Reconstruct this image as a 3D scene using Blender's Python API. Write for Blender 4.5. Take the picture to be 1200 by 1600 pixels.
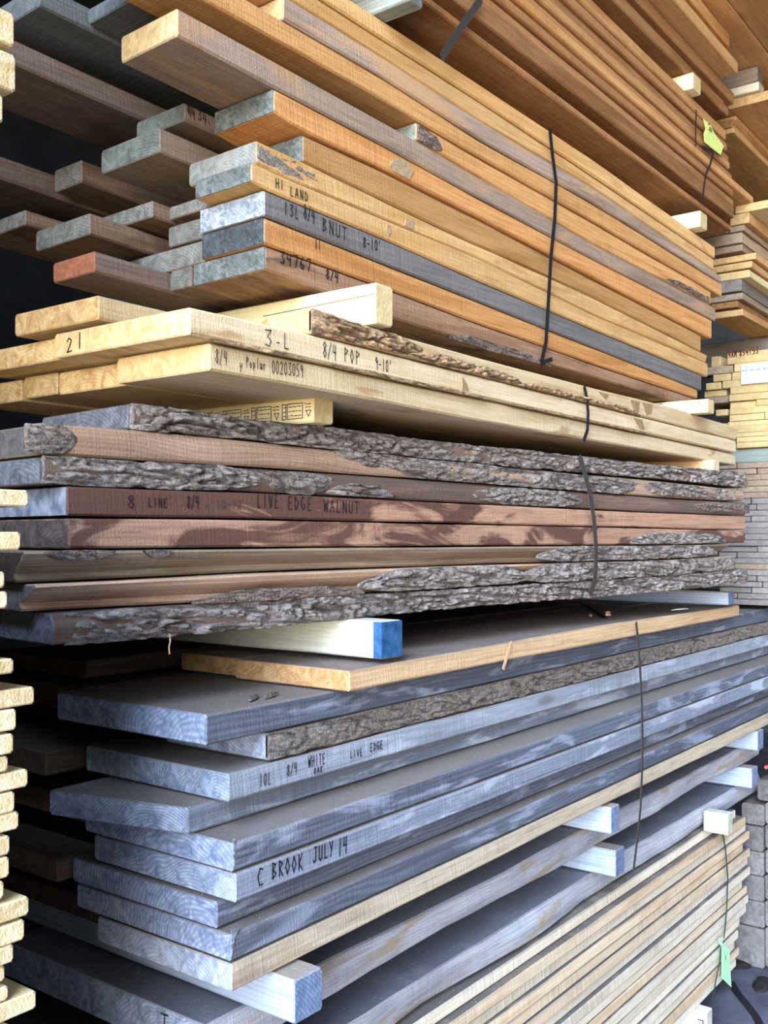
import bpy, math, random
from mathutils import Vector, noise, Matrix
random.seed(7)
S = bpy.context.scene
for o in list(bpy.data.objects): bpy.data.objects.remove(o)
COL = S.collection
R = math.radians
EYE = 1.79                      # camera height over the floor
F, CX, HY = 1570.0, 600.0, 840.0
A0 = 37.05                      # angle between the camera axis and world +X

# ------------------------------------------------------------ camera, world, lights
cam = bpy.data.cameras.new('camera'); co = bpy.data.objects.new('camera', cam); COL.objects.link(co)
co.location = (0, 0, EYE); co.rotation_euler = (R(90), 0, R(A0 - 90))
cam.sensor_fit = 'VERTICAL'; cam.sensor_height = 36; cam.lens = 36 * F / 1600; cam.shift_y = 40 / 1600
cam.clip_start = .02
S.camera = co
S.view_settings.view_transform = 'Standard'; S.view_settings.look = 'None'
S.view_settings.gamma = 1; S.view_settings.use_curve_mapping = False
S.view_settings.exposure = 1.2
W = bpy.data.worlds.new('world'); S.world = W; W.use_nodes = True
wn = W.node_tree; wn.nodes.clear()
wt = wn.nodes.new('ShaderNodeTexCoord'); ws = wn.nodes.new('ShaderNodeSeparateXYZ')
wr = wn.nodes.new('ShaderNodeValToRGB'); wb = wn.nodes.new('ShaderNodeBackground'); wo = wn.nodes.new('ShaderNodeOutputWorld')
wm = wn.nodes.new('ShaderNodeMapRange'); wm.inputs[1].default_value = -1; wm.inputs[2].default_value = 1
wn.links.new(wt.outputs['Generated'], ws.inputs[0]); wn.links.new(ws.outputs[2], wm.inputs[0])
wn.links.new(wm.outputs[0], wr.inputs[0]); wn.links.new(wr.outputs[0], wb.inputs[0]); wn.links.new(wb.outputs[0], wo.inputs[0])
cr = wr.color_ramp
cr.elements[0].position = 0; cr.elements[0].color = (.34, .27, .19, 1)       # sunlit yard below the horizon
cr.elements[1].position = 1; cr.elements[1].color = (.50, .72, 1.2, 1)
e = cr.elements.new(.49); e.color = (.46, .37, .27, 1)
e = cr.elements.new(.52); e.color = (.95, 1.0, 1.08, 1)
e = cr.elements.new(.68); e.color = (.66, .82, 1.1, 1)
# the yard is open and bright to the left (-X); across the aisle other racks keep the light lower
def wmath(op, a, b=None, c=None):
    n = wn.nodes.new('ShaderNodeMath'); n.operation = op
    for i, v in enumerate((a, b, c)):
        if isinstance(v, bpy.types.NodeSocket): wn.links.new(v, n.inputs[i])
        elif v is not None: n.inputs[i].default_value = v
    return n.outputs[0]
hx, hy = ws.outputs[0], ws.outputs[1]
hl = wmath('SQRT', wmath('ADD', wmath('ADD', wmath('MULTIPLY', hx, hx), wmath('MULTIPLY', hy, hy)), 1e-5))
side = wmath('DIVIDE', wmath('MULTIPLY_ADD', hx, -.995, wmath('MULTIPLY', hy, -.10)), hl)
wg = wn.nodes.new('ShaderNodeMapRange'); wg.interpolation_type = 'SMOOTHSTEP'
wn.links.new(side, wg.inputs[0])
for i_, v_ in enumerate((.79, .95, .26, 14.0)): wg.inputs[i_ + 1].default_value = v_
wn.links.new(wg.outputs[0], wb.inputs[1])

# ------------------------------------------------------------ helpers
def lin(h):
    h = h.lstrip('#'); v = [int(h[i:i + 2], 16) / 255 for i in (0, 2, 4)]
    return tuple((c / 12.92 if c <= .04045 else ((c + .055) / 1.055) ** 2.4) for c in v) + (1,)

class NT:
    def __init__(s, name):
        s.m = bpy.data.materials.new(name); s.m.use_nodes = True; s.t = s.m.node_tree; s.t.nodes.clear()
        s.out = s.t.nodes.new('ShaderNodeOutputMaterial'); s.b = s.t.nodes.new('ShaderNodeBsdfPrincipled')
        s.t.links.new(s.b.outputs[0], s.out.inputs[0])
        s.b.inputs['Specular IOR Level'].default_value = .15
    def put(s, sock, v):
        if isinstance(v, bpy.types.NodeSocket): s.t.links.new(v, sock)
        elif v is not None: sock.default_value = v
    def math(s, op, a, b=None, c=None, clamp=False):
        n = s.t.nodes.new('ShaderNodeMath'); n.operation = op; n.use_clamp = clamp
        for i, v in enumerate((a, b, c)): s.put(n.inputs[i], v)
        return n.outputs[0]
    def vmath(s, op, a, b):
        n = s.t.nodes.new('ShaderNodeVectorMath'); n.operation = op
        s.put(n.inputs[0], a); s.put(n.inputs[1], b); return n.outputs[0]
    def xyz(s, x, y, z):
        n = s.t.nodes.new('ShaderNodeCombineXYZ')
        for i, v in enumerate((x, y, z)): s.put(n.inputs[i], v)
        return n.outputs[0]
    def sep(s, v):
        n = s.t.nodes.new('ShaderNodeSeparateXYZ'); s.put(n.inputs[0], v); return n.outputs
    def noise(s, vec, scale=1, detail=2, rough=.55, dist=0):
        n = s.t.nodes.new('ShaderNodeTexNoise'); s.put(n.inputs['Vector'], vec)
        n.inputs['Scale'].default_value = scale; n.inputs['Detail'].default_value = detail
        n.inputs['Roughness'].default_value = rough; n.inputs['Distortion'].default_value = dist
        return n.outputs[0]
    def rng(s, v, a, b, c=0., d=1., smooth=False):
        n = s.t.nodes.new('ShaderNodeMapRange'); n.clamp = True
        if smooth: n.interpolation_type = 'SMOOTHSTEP'
        s.put(n.inputs[0], v)
        for i, q in enumerate((a, b, c, d)): s.put(n.inputs[i + 1], q)
        return n.outputs[0]
    def mix(s, f, a, b, mode='MIX'):
        n = s.t.nodes.new('ShaderNodeMix'); n.data_type = 'RGBA'; n.blend_type = mode
        s.put(n.inputs[0], f); s.put(n.inputs[6], a); s.put(n.inputs[7], b); return n.outputs[2]
    def bump(s, h, strength, dist):
        n = s.t.nodes.new('ShaderNodeBump'); n.inputs['Strength'].default_value = strength
        n.inputs['Distance'].default_value = dist; s.put(n.inputs['Height'], h)
        s.t.links.new(n.outputs[0], s.b.inputs['Normal'])

MATS = {}
def wood(name, c1, c2, c3, end1, end2, dust=None, blotch=.5, sharp=.06, ring=.3, saw=.25, stain=None, stain_amt=0., ringf=900, var=.25, endring=.5, bump=.5, knots=.16, gradx=0., lowx=1.5, lowz=16., lowd=.8, fibamt=.55):
    """c1 base, c2 heartwood blotches, c3 fibre darks, end1/end2 end grain, dust on upward faces"""
    k = NT(name); t = k.t
    tc = t.nodes.new('ShaderNodeTexCoord'); oi = t.nodes.new('ShaderNodeObjectInfo'); rnd = oi.outputs['Random']
    P = k.vmath('ADD', tc.outputs['Object'], k.xyz(k.math('MULTIPLY', rnd, 37.), k.math('MULTIPLY', rnd, 91.), k.math('MULTIPLY', rnd, 53.)))
    px, py, pz = k.sep(P); x, y, z = k.sep(tc.outputs['Object']); nx, ny, nz = k.sep(tc.outputs['Normal'])
    wob = k.noise(k.xyz(k.math('MULTIPLY', px, 1.6), k.math('MULTIPLY', py, 6.), k.math('MULTIPLY', pz, 6.)), 1, 2)
    w = k.math('MULTIPLY', k.math('SUBTRACT', wob, .5), .09)
    yy = k.math('ADD', k.math('SUBTRACT', y, k.math('MULTIPLY', k.math('ADD', rnd, -.1), .22)), w)
    zz = k.math('ADD', k.math('ADD', z, k.math('MULTIPLY_ADD', rnd, .12, .03)), w)
    r = k.math('SQRT', k.math('ADD', k.math('MULTIPLY', yy, yy), k.math('MULTIPLY', zz, zz)))
    rg = k.math('MULTIPLY_ADD', k.math('SINE', k.math('MULTIPLY', r, ringf)), .5, .5)
    fib = k.noise(k.xyz(k.math('MULTIPLY', px, 6.), k.math('MULTIPLY', py, 110.), k.math('MULTIPLY', pz, 110.)), 1, 6, .68, .3)
    low = k.noise(k.xyz(k.math('MULTIPLY', px, lowx), k.math('MULTIPLY', py, 8.), k.math('MULTIPLY', pz, lowz)), 1, 4, .55, lowd)
    sw = k.noise(k.xyz(k.math('MULTIPLY_ADD', pz, 25., k.math('MULTIPLY', px, 230.)), k.math('MULTIPLY', py, 2.), k.math('MULTIPLY', pz, 5.)), 1, 2, .6)
    fine = k.noise(P, 260, 2)
    th = k.math('MULTIPLY_ADD', k.math('SUBTRACT', x, 1.05), gradx, 1.0 - blotch)
    m = k.rng(low, k.math('SUBTRACT', th, sharp), k.math('ADD', th, sharp))
    c = k.mix(m, lin(c1), lin(c2))
    c = k.mix(k.math('MULTIPLY', k.rng(fib, .42, .72), fibamt), c, lin(c3))
    c = k.mix(k.math('MULTIPLY', rg, ring), c, lin(c3))
    if stain:
        st = k.noise(k.xyz(k.math('MULTIPLY', px, 2.6), k.math('MULTIPLY', py, 10.), k.math('MULTIPLY', pz, 14.)), 1.3, 4, .6, .5)
        c = k.mix(k.math('MULTIPLY', k.rng(st, .60 - .25 * stain_amt, .68 - .2 * stain_amt), .8), c, lin(stain))
    pat = k.rng(k.noise(k.xyz(k.math('MULTIPLY', px, 3.), k.math('MULTIPLY', py, 6.), k.math('MULTIPLY', pz, 12.)), 1, 2), .38, .62)
    swv = k.math('MULTIPLY_ADD', k.math('SUBTRACT', k.rng(sw, .3, .7, 1 - saw, 1 + saw * .7), 1.), pat, 1.)
    if knots:
        vo = t.nodes.new('ShaderNodeTexVoronoi'); vo.inputs['Scale'].default_value = 1.
        k.put(vo.inputs['Vector'], k.vmath('ADD', k.xyz(k.math('MULTIPLY', px, 2.2), k.math('MULTIPLY', py, 7.), k.math('MULTIPLY', pz, 7.)), k.xyz(k.math('MULTIPLY', wob, .12), 0., k.math('MULTIPLY', wob, .2))))
        kn = k.math('MULTIPLY', k.rng(vo.outputs['Distance'], .06, .16, 1., 0., True), k.math('LESS_THAN', k.sep(vo.outputs['Color'])[0], knots))
        c = k.mix(k.math('MULTIPLY', kn, .75), c, k.mix(k.rng(fib, .4, .6), lin(c3), lin('#4a3222')))
        halo = k.math('MULTIPLY', k.rng(vo.outputs['Distance'], .1, .42, 1., 0., True), k.math('LESS_THAN', k.sep(vo.outputs['Color'])[0], knots))
        c = k.mix(k.math('MULTIPLY', halo, .35), c, lin(c2))
    ck = k.noise(k.xyz(k.math('MULTIPLY', px, 2.), k.math('MULTIPLY', py, 240.), k.math('MULTIPLY', pz, 240.)), 1, 1)
    c = k.mix(k.math('MULTIPLY', k.rng(ck, .74, .79), .6), c, lin('#3a2a20'))
    c = k.mix(1., c, k.xyz(swv, swv, swv), 'MULTIPLY')
    # end grain
    em = k.rng(k.math('ABSOLUTE', nx), .6, .8)
    en = k.noise(P, 34, 4, .65, 1.2)
    ec = k.mix(k.rng(en, .35, .68), lin(end1), lin(end2))
    ec = k.mix(k.math('MULTIPLY', rg, endring), ec, lin(end2))
    c = k.mix(em, c, ec)
    if dust:
        dn = k.noise(P, 9, 4)
        dm = k.math('MULTIPLY', k.rng(nz, .6, .85), k.rng(dn, .15, .5, .55, 1.))
        c = k.mix(dm, c, lin(dust))
        sp = k.noise(P, 160, 1)
        c = k.mix(k.math('MULTIPLY', k.rng(nz, .6, .85), k.rng(sp, .72, .76)), c, lin('#cfc3b4'))
    vv = k.rng(rnd, 0, 1, 1 - var, 1 + var * .6)
    c = k.mix(1., c, k.xyz(vv, vv, vv), 'MULTIPLY')
    k.put(k.b.inputs['Base Color'], c); k.b.inputs['Roughness'].default_value = .82
    h = k.math('ADD', k.math('ADD', k.math('MULTIPLY', fib, .6), k.math('MULTIPLY', sw, .5)), k.math('MULTIPLY', fine, .5))
    k.bump(h, bump, .004)
    MATS[name] = k.m; return k.m

def plain(name, col, rough=.7, nscale=0, col2=None, bump=0., metal=0.):
    k = NT(name); tc = k.t.nodes.new('ShaderNodeTexCoord')
    if nscale:
        n = k.noise(tc.outputs['Object'], nscale, 4)
        k.put(k.b.inputs['Base Color'], k.mix(k.rng(n, .35, .65), lin(col), lin(col2 or col)))
        if bump: k.bump(n, bump, .01)
    else: k.b.inputs['Base Color'].default_value = lin(col)
    k.b.inputs['Roughness'].default_value = rough; k.b.inputs['Metallic'].default_value = metal
    MATS[name] = k.m; return k.m

def barkmat(name, ca, cb, cc):
    k = NT(name); tc = k.t.nodes.new('ShaderNodeTexCoord'); oi = k.t.nodes.new('ShaderNodeObjectInfo')
    P = k.vmath('ADD', tc.outputs['Object'], k.xyz(k.math('MULTIPLY', oi.outputs['Random'], 31.), 0., 0.))
    x, y, z = k.sep(P)
    Q = k.xyz(k.math('MULTIPLY', x, .45), y, z)
    n1 = k.noise(Q, 85, 7, .72, .5); n2 = k.noise(Q, 22, 4, .6, .4); n3 = k.noise(P, 240, 3, .6)
    c = k.mix(k.rng(n1, .36, .6), lin(cc), lin(ca)); c = k.mix(k.rng(n2, .44, .62), c, k.mix(k.rng(n1, .4, .6), lin(cc), lin(cb)))
    c = k.mix(k.math('MULTIPLY', k.rng(n3, .35, .7), .35), c, lin('#e2d8ce'))
    att = k.t.nodes.new('ShaderNodeAttribute'); att.attribute_name = 'crack'
    c = k.mix(k.math('MULTIPLY', att.outputs['Fac'], .75), c, lin('#2c211c'))
    k.put(k.b.inputs['Base Color'], c); k.b.inputs['Roughness'].default_value = .92
    k.bump(k.math('ADD', n1, k.math('MULTIPLY', n3, .4)), .9, .012)
    MATS[name] = k.m; return k.m

# timber kinds
GREYEND = ('#7d847c', '#50554e')
wood('butternut', '#cd9d64', '#b7844e', '#8f663a', '#8f968a', '#5f645a', blotch=.42, ring=.18, saw=.16)
wood('butternut_dull', '#a08c7a', '#8c7866', '#64564a', '#80867a', '#4f544b', blotch=.45, ring=.15, saw=.18)
wood('butternut_pale', '#d6ad74', '#c5985e', '#a07846', '#9a9a90', '#6d6d66', blotch=.4, ring=.15, saw=.14, stain='#b78c5a', stain_amt=.2)
wood('butternut_orange', '#cc965c', '#b98048', '#905f36', *GREYEND, blotch=.4, ring=.2, saw=.2)
wood('butternut_brown', '#b08a6c', '#9a7456', '#725540', *GREYEND, blotch=.45, ring=.2, saw=.2, stain='#5d4a3c', stain_amt=.25)
wood('butternut_grey', '#b09a86', '#9c8571', '#6d5a4a', '#d9c496', '#a98d60', blotch=.45, ring=.15, saw=.18, stain='#c29a70', stain_amt=.2)
wood('slate_board', '#77726e', '#6d6763', '#4f4b4a', '#c3c9cc', '#70777c', blotch=.4, ring=.2, saw=.22, var=.1)
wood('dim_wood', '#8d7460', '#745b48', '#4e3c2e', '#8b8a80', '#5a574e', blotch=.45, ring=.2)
wood('shade_grey', '#6a6d6e', '#5c5f60', '#45484a', '#70777a', '#4e5456', blotch=.45, ring=.2)  # shade of the dim underside at upper left, put into the colour
wood('shade_brown', '#6b5546', '#5b4739', '#3d2f26', '#6a5547', '#46372d', dust='#5b4f46', blotch=.45, ring=.2, endring=.3)  # filler boards: deep shade is put into this dark colour
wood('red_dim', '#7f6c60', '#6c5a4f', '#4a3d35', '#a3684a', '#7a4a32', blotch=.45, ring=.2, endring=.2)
wood('poplar', '#e6d3ab', '#d9c294', '#b99d70', '#dfcb98', '#c29a66', blotch=.4, ring=.14, saw=.12, endring=.3, stain='#b08d62', stain_amt=.05, var=.12, knots=.08)
wood('poplar_heart', '#dfc89c', '#cbab7e', '#a8895e', '#dcc690', '#a97f50', blotch=.45, ring=.2, saw=.12, endring=.35, var=.12, knots=.08)
wood('walnut_two_tone', '#c0967a', '#6d4c3f', '#5c4338', '#6a5c54', '#3e3530', blotch=.5, sharp=.045, ring=.12, saw=.14, lowx=3.6, lowz=13., lowd=1.6)
wood('walnut_dark', '#6f5c50', '#866c5c', '#46382f', '#7c8087', '#48494c', blotch=.42, sharp=.05, ring=.2, saw=.16)
wood('walnut_marked', '#c69a7c', '#6a4a3d', '#573e33', '#6a5c54', '#3e3530', blotch=.5, sharp=.05, ring=.12, saw=.14, gradx=.24, lowx=3.6, lowz=13., lowd=1.6)
wood('walnut_tan', '#c4a488', '#a48468', '#785e4c', '#7a7672', '#4c4845', blotch=.42, ring=.3, saw=.12)
wood('walnut_sap', '#92806a', '#7d6b56', '#4f4234', '#4a3a30', '#2d2420', dust=None, blotch=.45, ring=.25, saw=.12)
wood('oak_grey', '#8d929d', '#7f858f', '#565b66', '#b8c2d0', '#6a7486', dust='#8b8178', blotch=.45, ring=.25, saw=.25, var=.14, ringf=1150, endring=.6, stain='#b9bec8', stain_amt=.3)
wood('oak_dark', '#70757f', '#62666f', '#42464f', '#b4bfd0', '#66728a', dust='#857a70', blotch=.45, ring=.45, saw=.22, var=.12, ringf=700, endring=.5, stain='#9aa0ad', stain_amt=.25)
wood('oak_light', '#a6abb2', '#979ba2', '#666b75', '#bcc6d3', '#6c7688', dust='#8a8076', blotch=.45, ring=.2, saw=.3, var=.1, ringf=1150, endring=.6, stain='#b9bec8', stain_amt=.3)
wood('oak_waney', '#8f8578', '#7b6f62', '#564d44', '#b8c2d0', '#6a7486', dust='#8b8178', blotch=.45, ring=.2, saw=.2, var=.1)
wood('oak_tan', '#c4b296', '#a8937a', '#7d6c58', '#b6bfca', '#7b8594', dust='#7a6e62', blotch=.4, ring=.15, saw=.2, var=.1)
wood('oak_orange', '#d6b48a', '#c49d70', '#977048', '#cba478', '#99703f', dust='#7e7168', blotch=.42, ring=.2, saw=.12, var=.08, endring=.3)
wood('live_grey', '#b9b8ba', '#a5a4a6', '#75716f', '#aeb7c4', '#666f7e', dust='#74757b', blotch=.45, ring=.2, saw=.16, stain='#a08a6a', stain_amt=.22, var=.08)
wood('dunnage_white', '#d8d8c6', '#cbccba', '#a5a38e', '#d0ccb8', '#a8a490', blotch=.4, ring=.1, saw=.06, endring=.1, var=.05, knots=0)
wood('dunnage_cream', '#e6dcb0', '#dccf9c', '#c0ad78', '#dcca98', '#bfa672', blotch=.4, ring=.12, saw=.06, endring=.35, var=.06, knots=.05)
wood('dunnage_pink', '#e9c79b', '#dba877', '#b8824f', '#ead9b0', '#d2b888', blotch=.4, ring=.35, saw=.06, endring=.3, var=.05)
wood('dunnage_grey', '#a3aebd', '#98a2b0', '#6e7888', '#8a97ab', '#56647c', dust='#a0917f', blotch=.4, ring=.25, saw=.1, endring=.6, var=.08)
wood('dunnage_green', '#96a096', '#7d877d', '#555d55', '#8a928a', '#4f564f', blotch=.4, ring=.25, saw=.1)
wood('thin_cream', '#e6d7bd', '#d8c6a8', '#b09a7c', '#d2c09c', '#aa9270', dust='#6d665f', blotch=.45, ring=.15, saw=.42, var=.14, fibamt=.28)
wood('thin_tan', '#e2c9a6', '#d2b48c', '#a2825a', '#cdb28a', '#a58a62', dust='#6d665f', blotch=.45, ring=.15, saw=.4, var=.12, fibamt=.28)
wood('red_brown', '#b28356', '#9b6d42', '#6d4a2a', '#a98058', '#6d4a2d', blotch=.45, ring=.2, saw=.2, var=.25)
wood('red_brown_light', '#cf9f68', '#b98550', '#866036', '#b58d63', '#7d5c3c', blotch=.45, ring=.2, saw=.2, var=.15)
wood('warm_tan', '#d6aa72', '#c39560', '#9a6d3e', '#bfa67a', '#9a7c52', blotch=.45, ring=.2, saw=.15, var=.15)
wood('yellow_pine', '#dcc998', '#d0b880', '#b0965e', '#b8a378', '#a08a5c', blotch=.45, ring=.12, saw=.12, var=.12, endring=.2)
wood('grey_ends', '#9c958c', '#8a8178', '#625a52', '#8a8680', '#6f6a65', blotch=.45, ring=.15, saw=.15, var=.14, endring=.15)
wood('grey_brown_ends', '#b49c80', '#9d866c', '#6d5a45', '#968672', '#786a58', blotch=.45, ring=.15, saw=.15, var=.14, endring=.2)
wood('left_cream', '#dcc79a', '#cfb586', '#ab9060', '#efe0b8', '#c8ac76', blotch=.45, ring=.3, saw=.2, var=.14, endring=.5, ringf=1400)
wood('crib', '#7d746c', '#6b635c', '#4b4540', '#77726e', '#55504c', blotch=.45, ring=.2, saw=.1, var=.25, endring=.25)
barkmat('bark', '#b3a89e', '#857567', '#453830')
barkmat('bark_poplar', '#d8b27a', '#b98d56', '#8a6236')
barkmat('bark_oak', '#8d8478', '#7a6753', '#55493d')
barkmat('bark_brown', '#8a6f5c', '#674c3b', '#3d2b21')
plain('ink', '#1d1a1e', .6); plain('ink_faint', '#4a3f3c', .7); plain('ink_red', '#6a3a22', .7); plain('ink_blue', '#24486e', .7)
plain('strap_black', '#1b1a1c', .45); plain('strap_grey', '#3f3a35', .5); plain('strap_green', '#2f3d35', .45)
plain('tag_yellow', '#dbe98a', .6, 60, '#cfe07c'); plain('tag_green', '#b5ecb0', .6, 60, '#a8e2a6')
plain('paper', '#c3cbd2', .6); 
def waxmat(name, a, b):
    k = NT(name); tc = k.t.nodes.new('ShaderNodeTexCoord'); x, y, z = k.sep(tc.outputs['Object'])
    q = k.xyz(k.math('MULTIPLY_ADD', z, .6, k.math('MULTIPLY', y, .5)), k.math('MULTIPLY_ADD', y, 1.4, k.math('MULTIPLY', z, -1.2)), z)
    n = k.noise(q, 55, 6, .7, .6); n2 = k.noise(tc.outputs['Object'], 16, 3); n3 = k.noise(tc.outputs['Object'], 330, 1)
    c = k.mix(k.rng(n, .38, .62), lin(b), lin(a)); c = k.mix(k.math('MULTIPLY', k.rng(n2, .4, .6), .5), c, lin(b))
    c = k.mix(k.math('MULTIPLY', k.rng(n3, .74, .78), .6), c, lin('#c9cbc6'))
    k.put(k.b.inputs['Base Color'], c); k.b.inputs['Roughness'].default_value = .6; k.bump(n, .5, .004); MATS[name] = k.m
waxmat('end_wax', '#7f857f', '#4b504b'); waxmat('end_wax_pale', '#b4babc', '#6c7377'); waxmat('end_wax_dark', '#565b59', '#34383a')
plain('end_blue', '#85888f', .6, 40, '#565b66', .4)
plain('blue_paint', '#234668', .6, 40, '#3a648e', .3); plain('stain_brown', '#8a7250', .85, 60, '#a3895f'); plain('stain_grey', '#8f7c62', .85, 160, '#b59a72')
plain('floor_mat', '#5a5860', .9, 7, '#45434a', .3); plain('wall_mat', '#555a5e', .9, 5, '#464a4e', .2)
plain('dirt', '#2e2926', .95, 30, '#1d1a19', .6); plain('chip', '#d8b58a', .8, 90, '#b88a5c')
plain('red_cable', '#a85a48', .5, 40, '#8d4738'); plain('film', '#c9c6bd', .25, 50, '#a8a69c', .5); plain('black_plastic', '#17171a', .35)

def link(o, parent=None):
    COL.objects.link(o)
    if parent is not None: o.parent = parent
    return o
def tag(o, label, cat, group=None):
    o['label'] = label; o['category'] = cat
    if group: o['group'] = group
    return o
def meshobj(name, verts, faces, mat, loc=(0, 0, 0), rz=0., parent=None, smooth=False):
    me = bpy.data.meshes.new(name); me.from_pydata([tuple(v) for v in verts], [], faces); me.update()
    me.materials.append(MATS[mat] if isinstance(mat, str) else mat)
    if smooth:
        for p in me.polygons: p.use_smooth = True
    o = bpy.data.objects.new(name, me); o.location = loc; o.rotation_euler = (0, 0, rz)
    return link(o, parent)

def sweep(rings, caps=True):
    """closed rings of equal length -> verts, faces"""
    n = len(rings[0]); v = [p for r_ in rings for p in r_]; f = []
    for i in range(len(rings) - 1):
        for j in range(n):
            a = i * n + j; b = i * n + (j + 1) % n
            f.append((a, b, b + n, a + n))
    if caps:
        f.append(tuple(range(n - 1, -1, -1))); f.append(tuple((len(rings) - 1) * n + j for j in range(n)))
    return v, f

class Pack:
    """a bundle's own frame: its boards run along local X, alpha degrees right of the camera axis"""
    def __init__(s, alpha):
        a = R(alpha); s.phi = R(A0 - alpha)
        s.fx, s.fy, s.rx, s.ry = math.cos(a), math.sin(a), math.sin(a), -math.cos(a)
    def d(s, px):
        u = (px - CX) / F; return s.fx + s.rx * u, s.fy + s.ry * u
    def X(s, px, y): dx, dy = s.d(px); return y / dy * dx
    def Y(s, px, x): dx, dy = s.d(px); return x / dx * dy
    def z(s, px, py, y): return (HY - py) / F * y / s.d(px)[1]
    def px(s, x, y):
        zf = x * s.fx + y * s.fy; return CX + F * (x * s.rx + y * s.ry) / zf
    def zx(s, x, y, py):
        return (HY - py) / F * (x * s.fx + y * s.fy)
    def onz(s, px, py, z):
        t = z * F / (HY - py); dx, dy = s.d(px); return t * dx, t * dy
    def world(s, x, y, z):
        c, n = math.cos(s.phi), math.sin(s.phi)
        return (x * c - y * n, x * n + y * c, z + EYE)

def pl(line, px):
    if px <= line[0][0]: a, b = line[0], line[1]
    elif px >= line[-1][0]: a, b = line[-2], line[-1]
    else:
        for a, b in zip(line, line[1:]):
            if a[0] <= px <= b[0]: break
    return a[1] + (b[1] - a[1]) * (px - a[0]) / (b[0] - a[0])

def board(pk, name, label, mat, zt, zb, x0, x1, y, w, cat='board', group=None, bev=.004, gap=.0019, wave=0., bulge=0., jit=.0007, seed=None, parent=None, undercut=0., skew0=0., skew1=0.):
    """zt, zb: functions of local x.  wave: live-edge wander of the front face, bulge: how far its middle stands out"""
    sd = random.random() * 100 if seed is None else seed
    step = .06
    n = max(3, int((x1 - x0) / step) + 1)
    k0 = math.floor(x0 / step) + 1
    xs = [x0] + [k * step for k in range(k0, k0 + n + 2) if x0 + .02 < k * step < x1 - .02] + [x1]
    ox, oy, oz = x0, y, zb(x0)
    fr = (0., .25, .5, .75, 1.) if (wave or bulge) else (0., 1.)
    def ring(x, ins):
        t = zt(x) - gap - ins; b = zb(x) + gap + ins
        bv = min(bev, (t - b) * .3)
        o = [noise.noise(Vector((x * 3.1, sd + q * 7.3, q))) * jit * 2 for q in range(4)]
        pts = []
        for f in fr:                                     # front, bottom to top
            zz = b + bv + (t - b - 2 * bv) * f
            yy = y + ins + o[0]
            if wave: yy += wave * (noise.noise(Vector((x * 2.3, f * .6, sd))) + .3 * noise.noise(Vector((x * 7, f * 1.2, sd + 9)))) 
            if undercut: yy += undercut * min(1, (1 - f) * 1.4) ** 1.5 * (.8 + .4 * noise.noise(Vector((x * 1.7, sd, 2.))))
            if bulge: yy -= bulge * (math.sin(math.pi * f) - .3 * f)
            pts.append((yy, zz))
        ft, fb_ = pts[-1][0], pts[0][0]
        pts.append((ft + bv, t + o[1])); pts.append((y + w - ins - bv, t + o[1])); pts.append((y + w - ins, t - bv + o[2]))
        pts.append((y + w - ins, b + bv)); pts.append((y + w - ins - bv, b + o[3])); pts.append((fb_ + bv, b + o[3]))
        res = []
        for (yy, zz) in pts:
            k = (yy - y) / w
            xx = x
            if x < x0 + 1e-6: xx = x + skew0 * k
            if x > x1 - 1e-6: xx = x + skew1 * k
            res.append((xx - ox, yy - oy, zz - oz))
        return res
    rings = []
    e = .0025
    r0 = ring(x0, e); rings.append(r0)
    rings.append([(p[0] + e, p[1], p[2]) for p in ring(x0, 0)])
    for x in xs[1:-1]: rings.append(ring(x, 0))
    rings.append([(p[0] - e, p[1], p[2]) for p in ring(x1, 0)]); rings.append(ring(x1, e))
    v, f = sweep(rings)
    f = [tuple(reversed(q)) for q in f]
    o = meshobj(name, v, f, mat, pk.world(ox, oy, oz), pk.phi, parent)
    if label: tag(o, label, cat, group)
    o_info[o.name] = dict(pk=pk, org=(ox, oy, oz), zt=zt, zb=zb, x0=x0, x1=x1, y=y, w=w)
    return o
o_info = {}

def front(pk, name, label, mat, top, bot, pl_, pr, y, w, yz=None, **kw):
    """front board from its edges as seen (pixel polylines on the plane y)"""
    x0, x1 = pk.X(pl_, y), pk.X(pr, y)
    yz = yz or y
    zt = lambda x: pk.zx(x, yz, pl(top, pk.px(x, yz)))
    zb = lambda x: pk.zx(x, yz, pl(bot, pk.px(x, yz)))
    return board(pk, name, label, mat, zt, zb, x0, x1, y, w, **kw)

def fit(fn, a, b):
    za, zb_ = fn(a), fn(b); s = (zb_ - za) / (b - a)
    return lambda x: za + s * (x - a)
def back(ref, label, mat, ya, yb, x0, x1=None, shr=.0015, dz=0., name='board', **kw):
    i = o_info[ref.name]; pk = i['pk']
    zt = fit(i['zt'], i['x0'], i['x1']); zb = fit(i['zb'], i['x0'], i['x1'])
    return board(pk, name, label, mat, lambda x: zt(x) - shr + dz, lambda x: zb(x) + shr + dz, x0, x1 if x1 else i['x1'] - .05, ya + .0015, yb - ya - .003, **kw)

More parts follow.
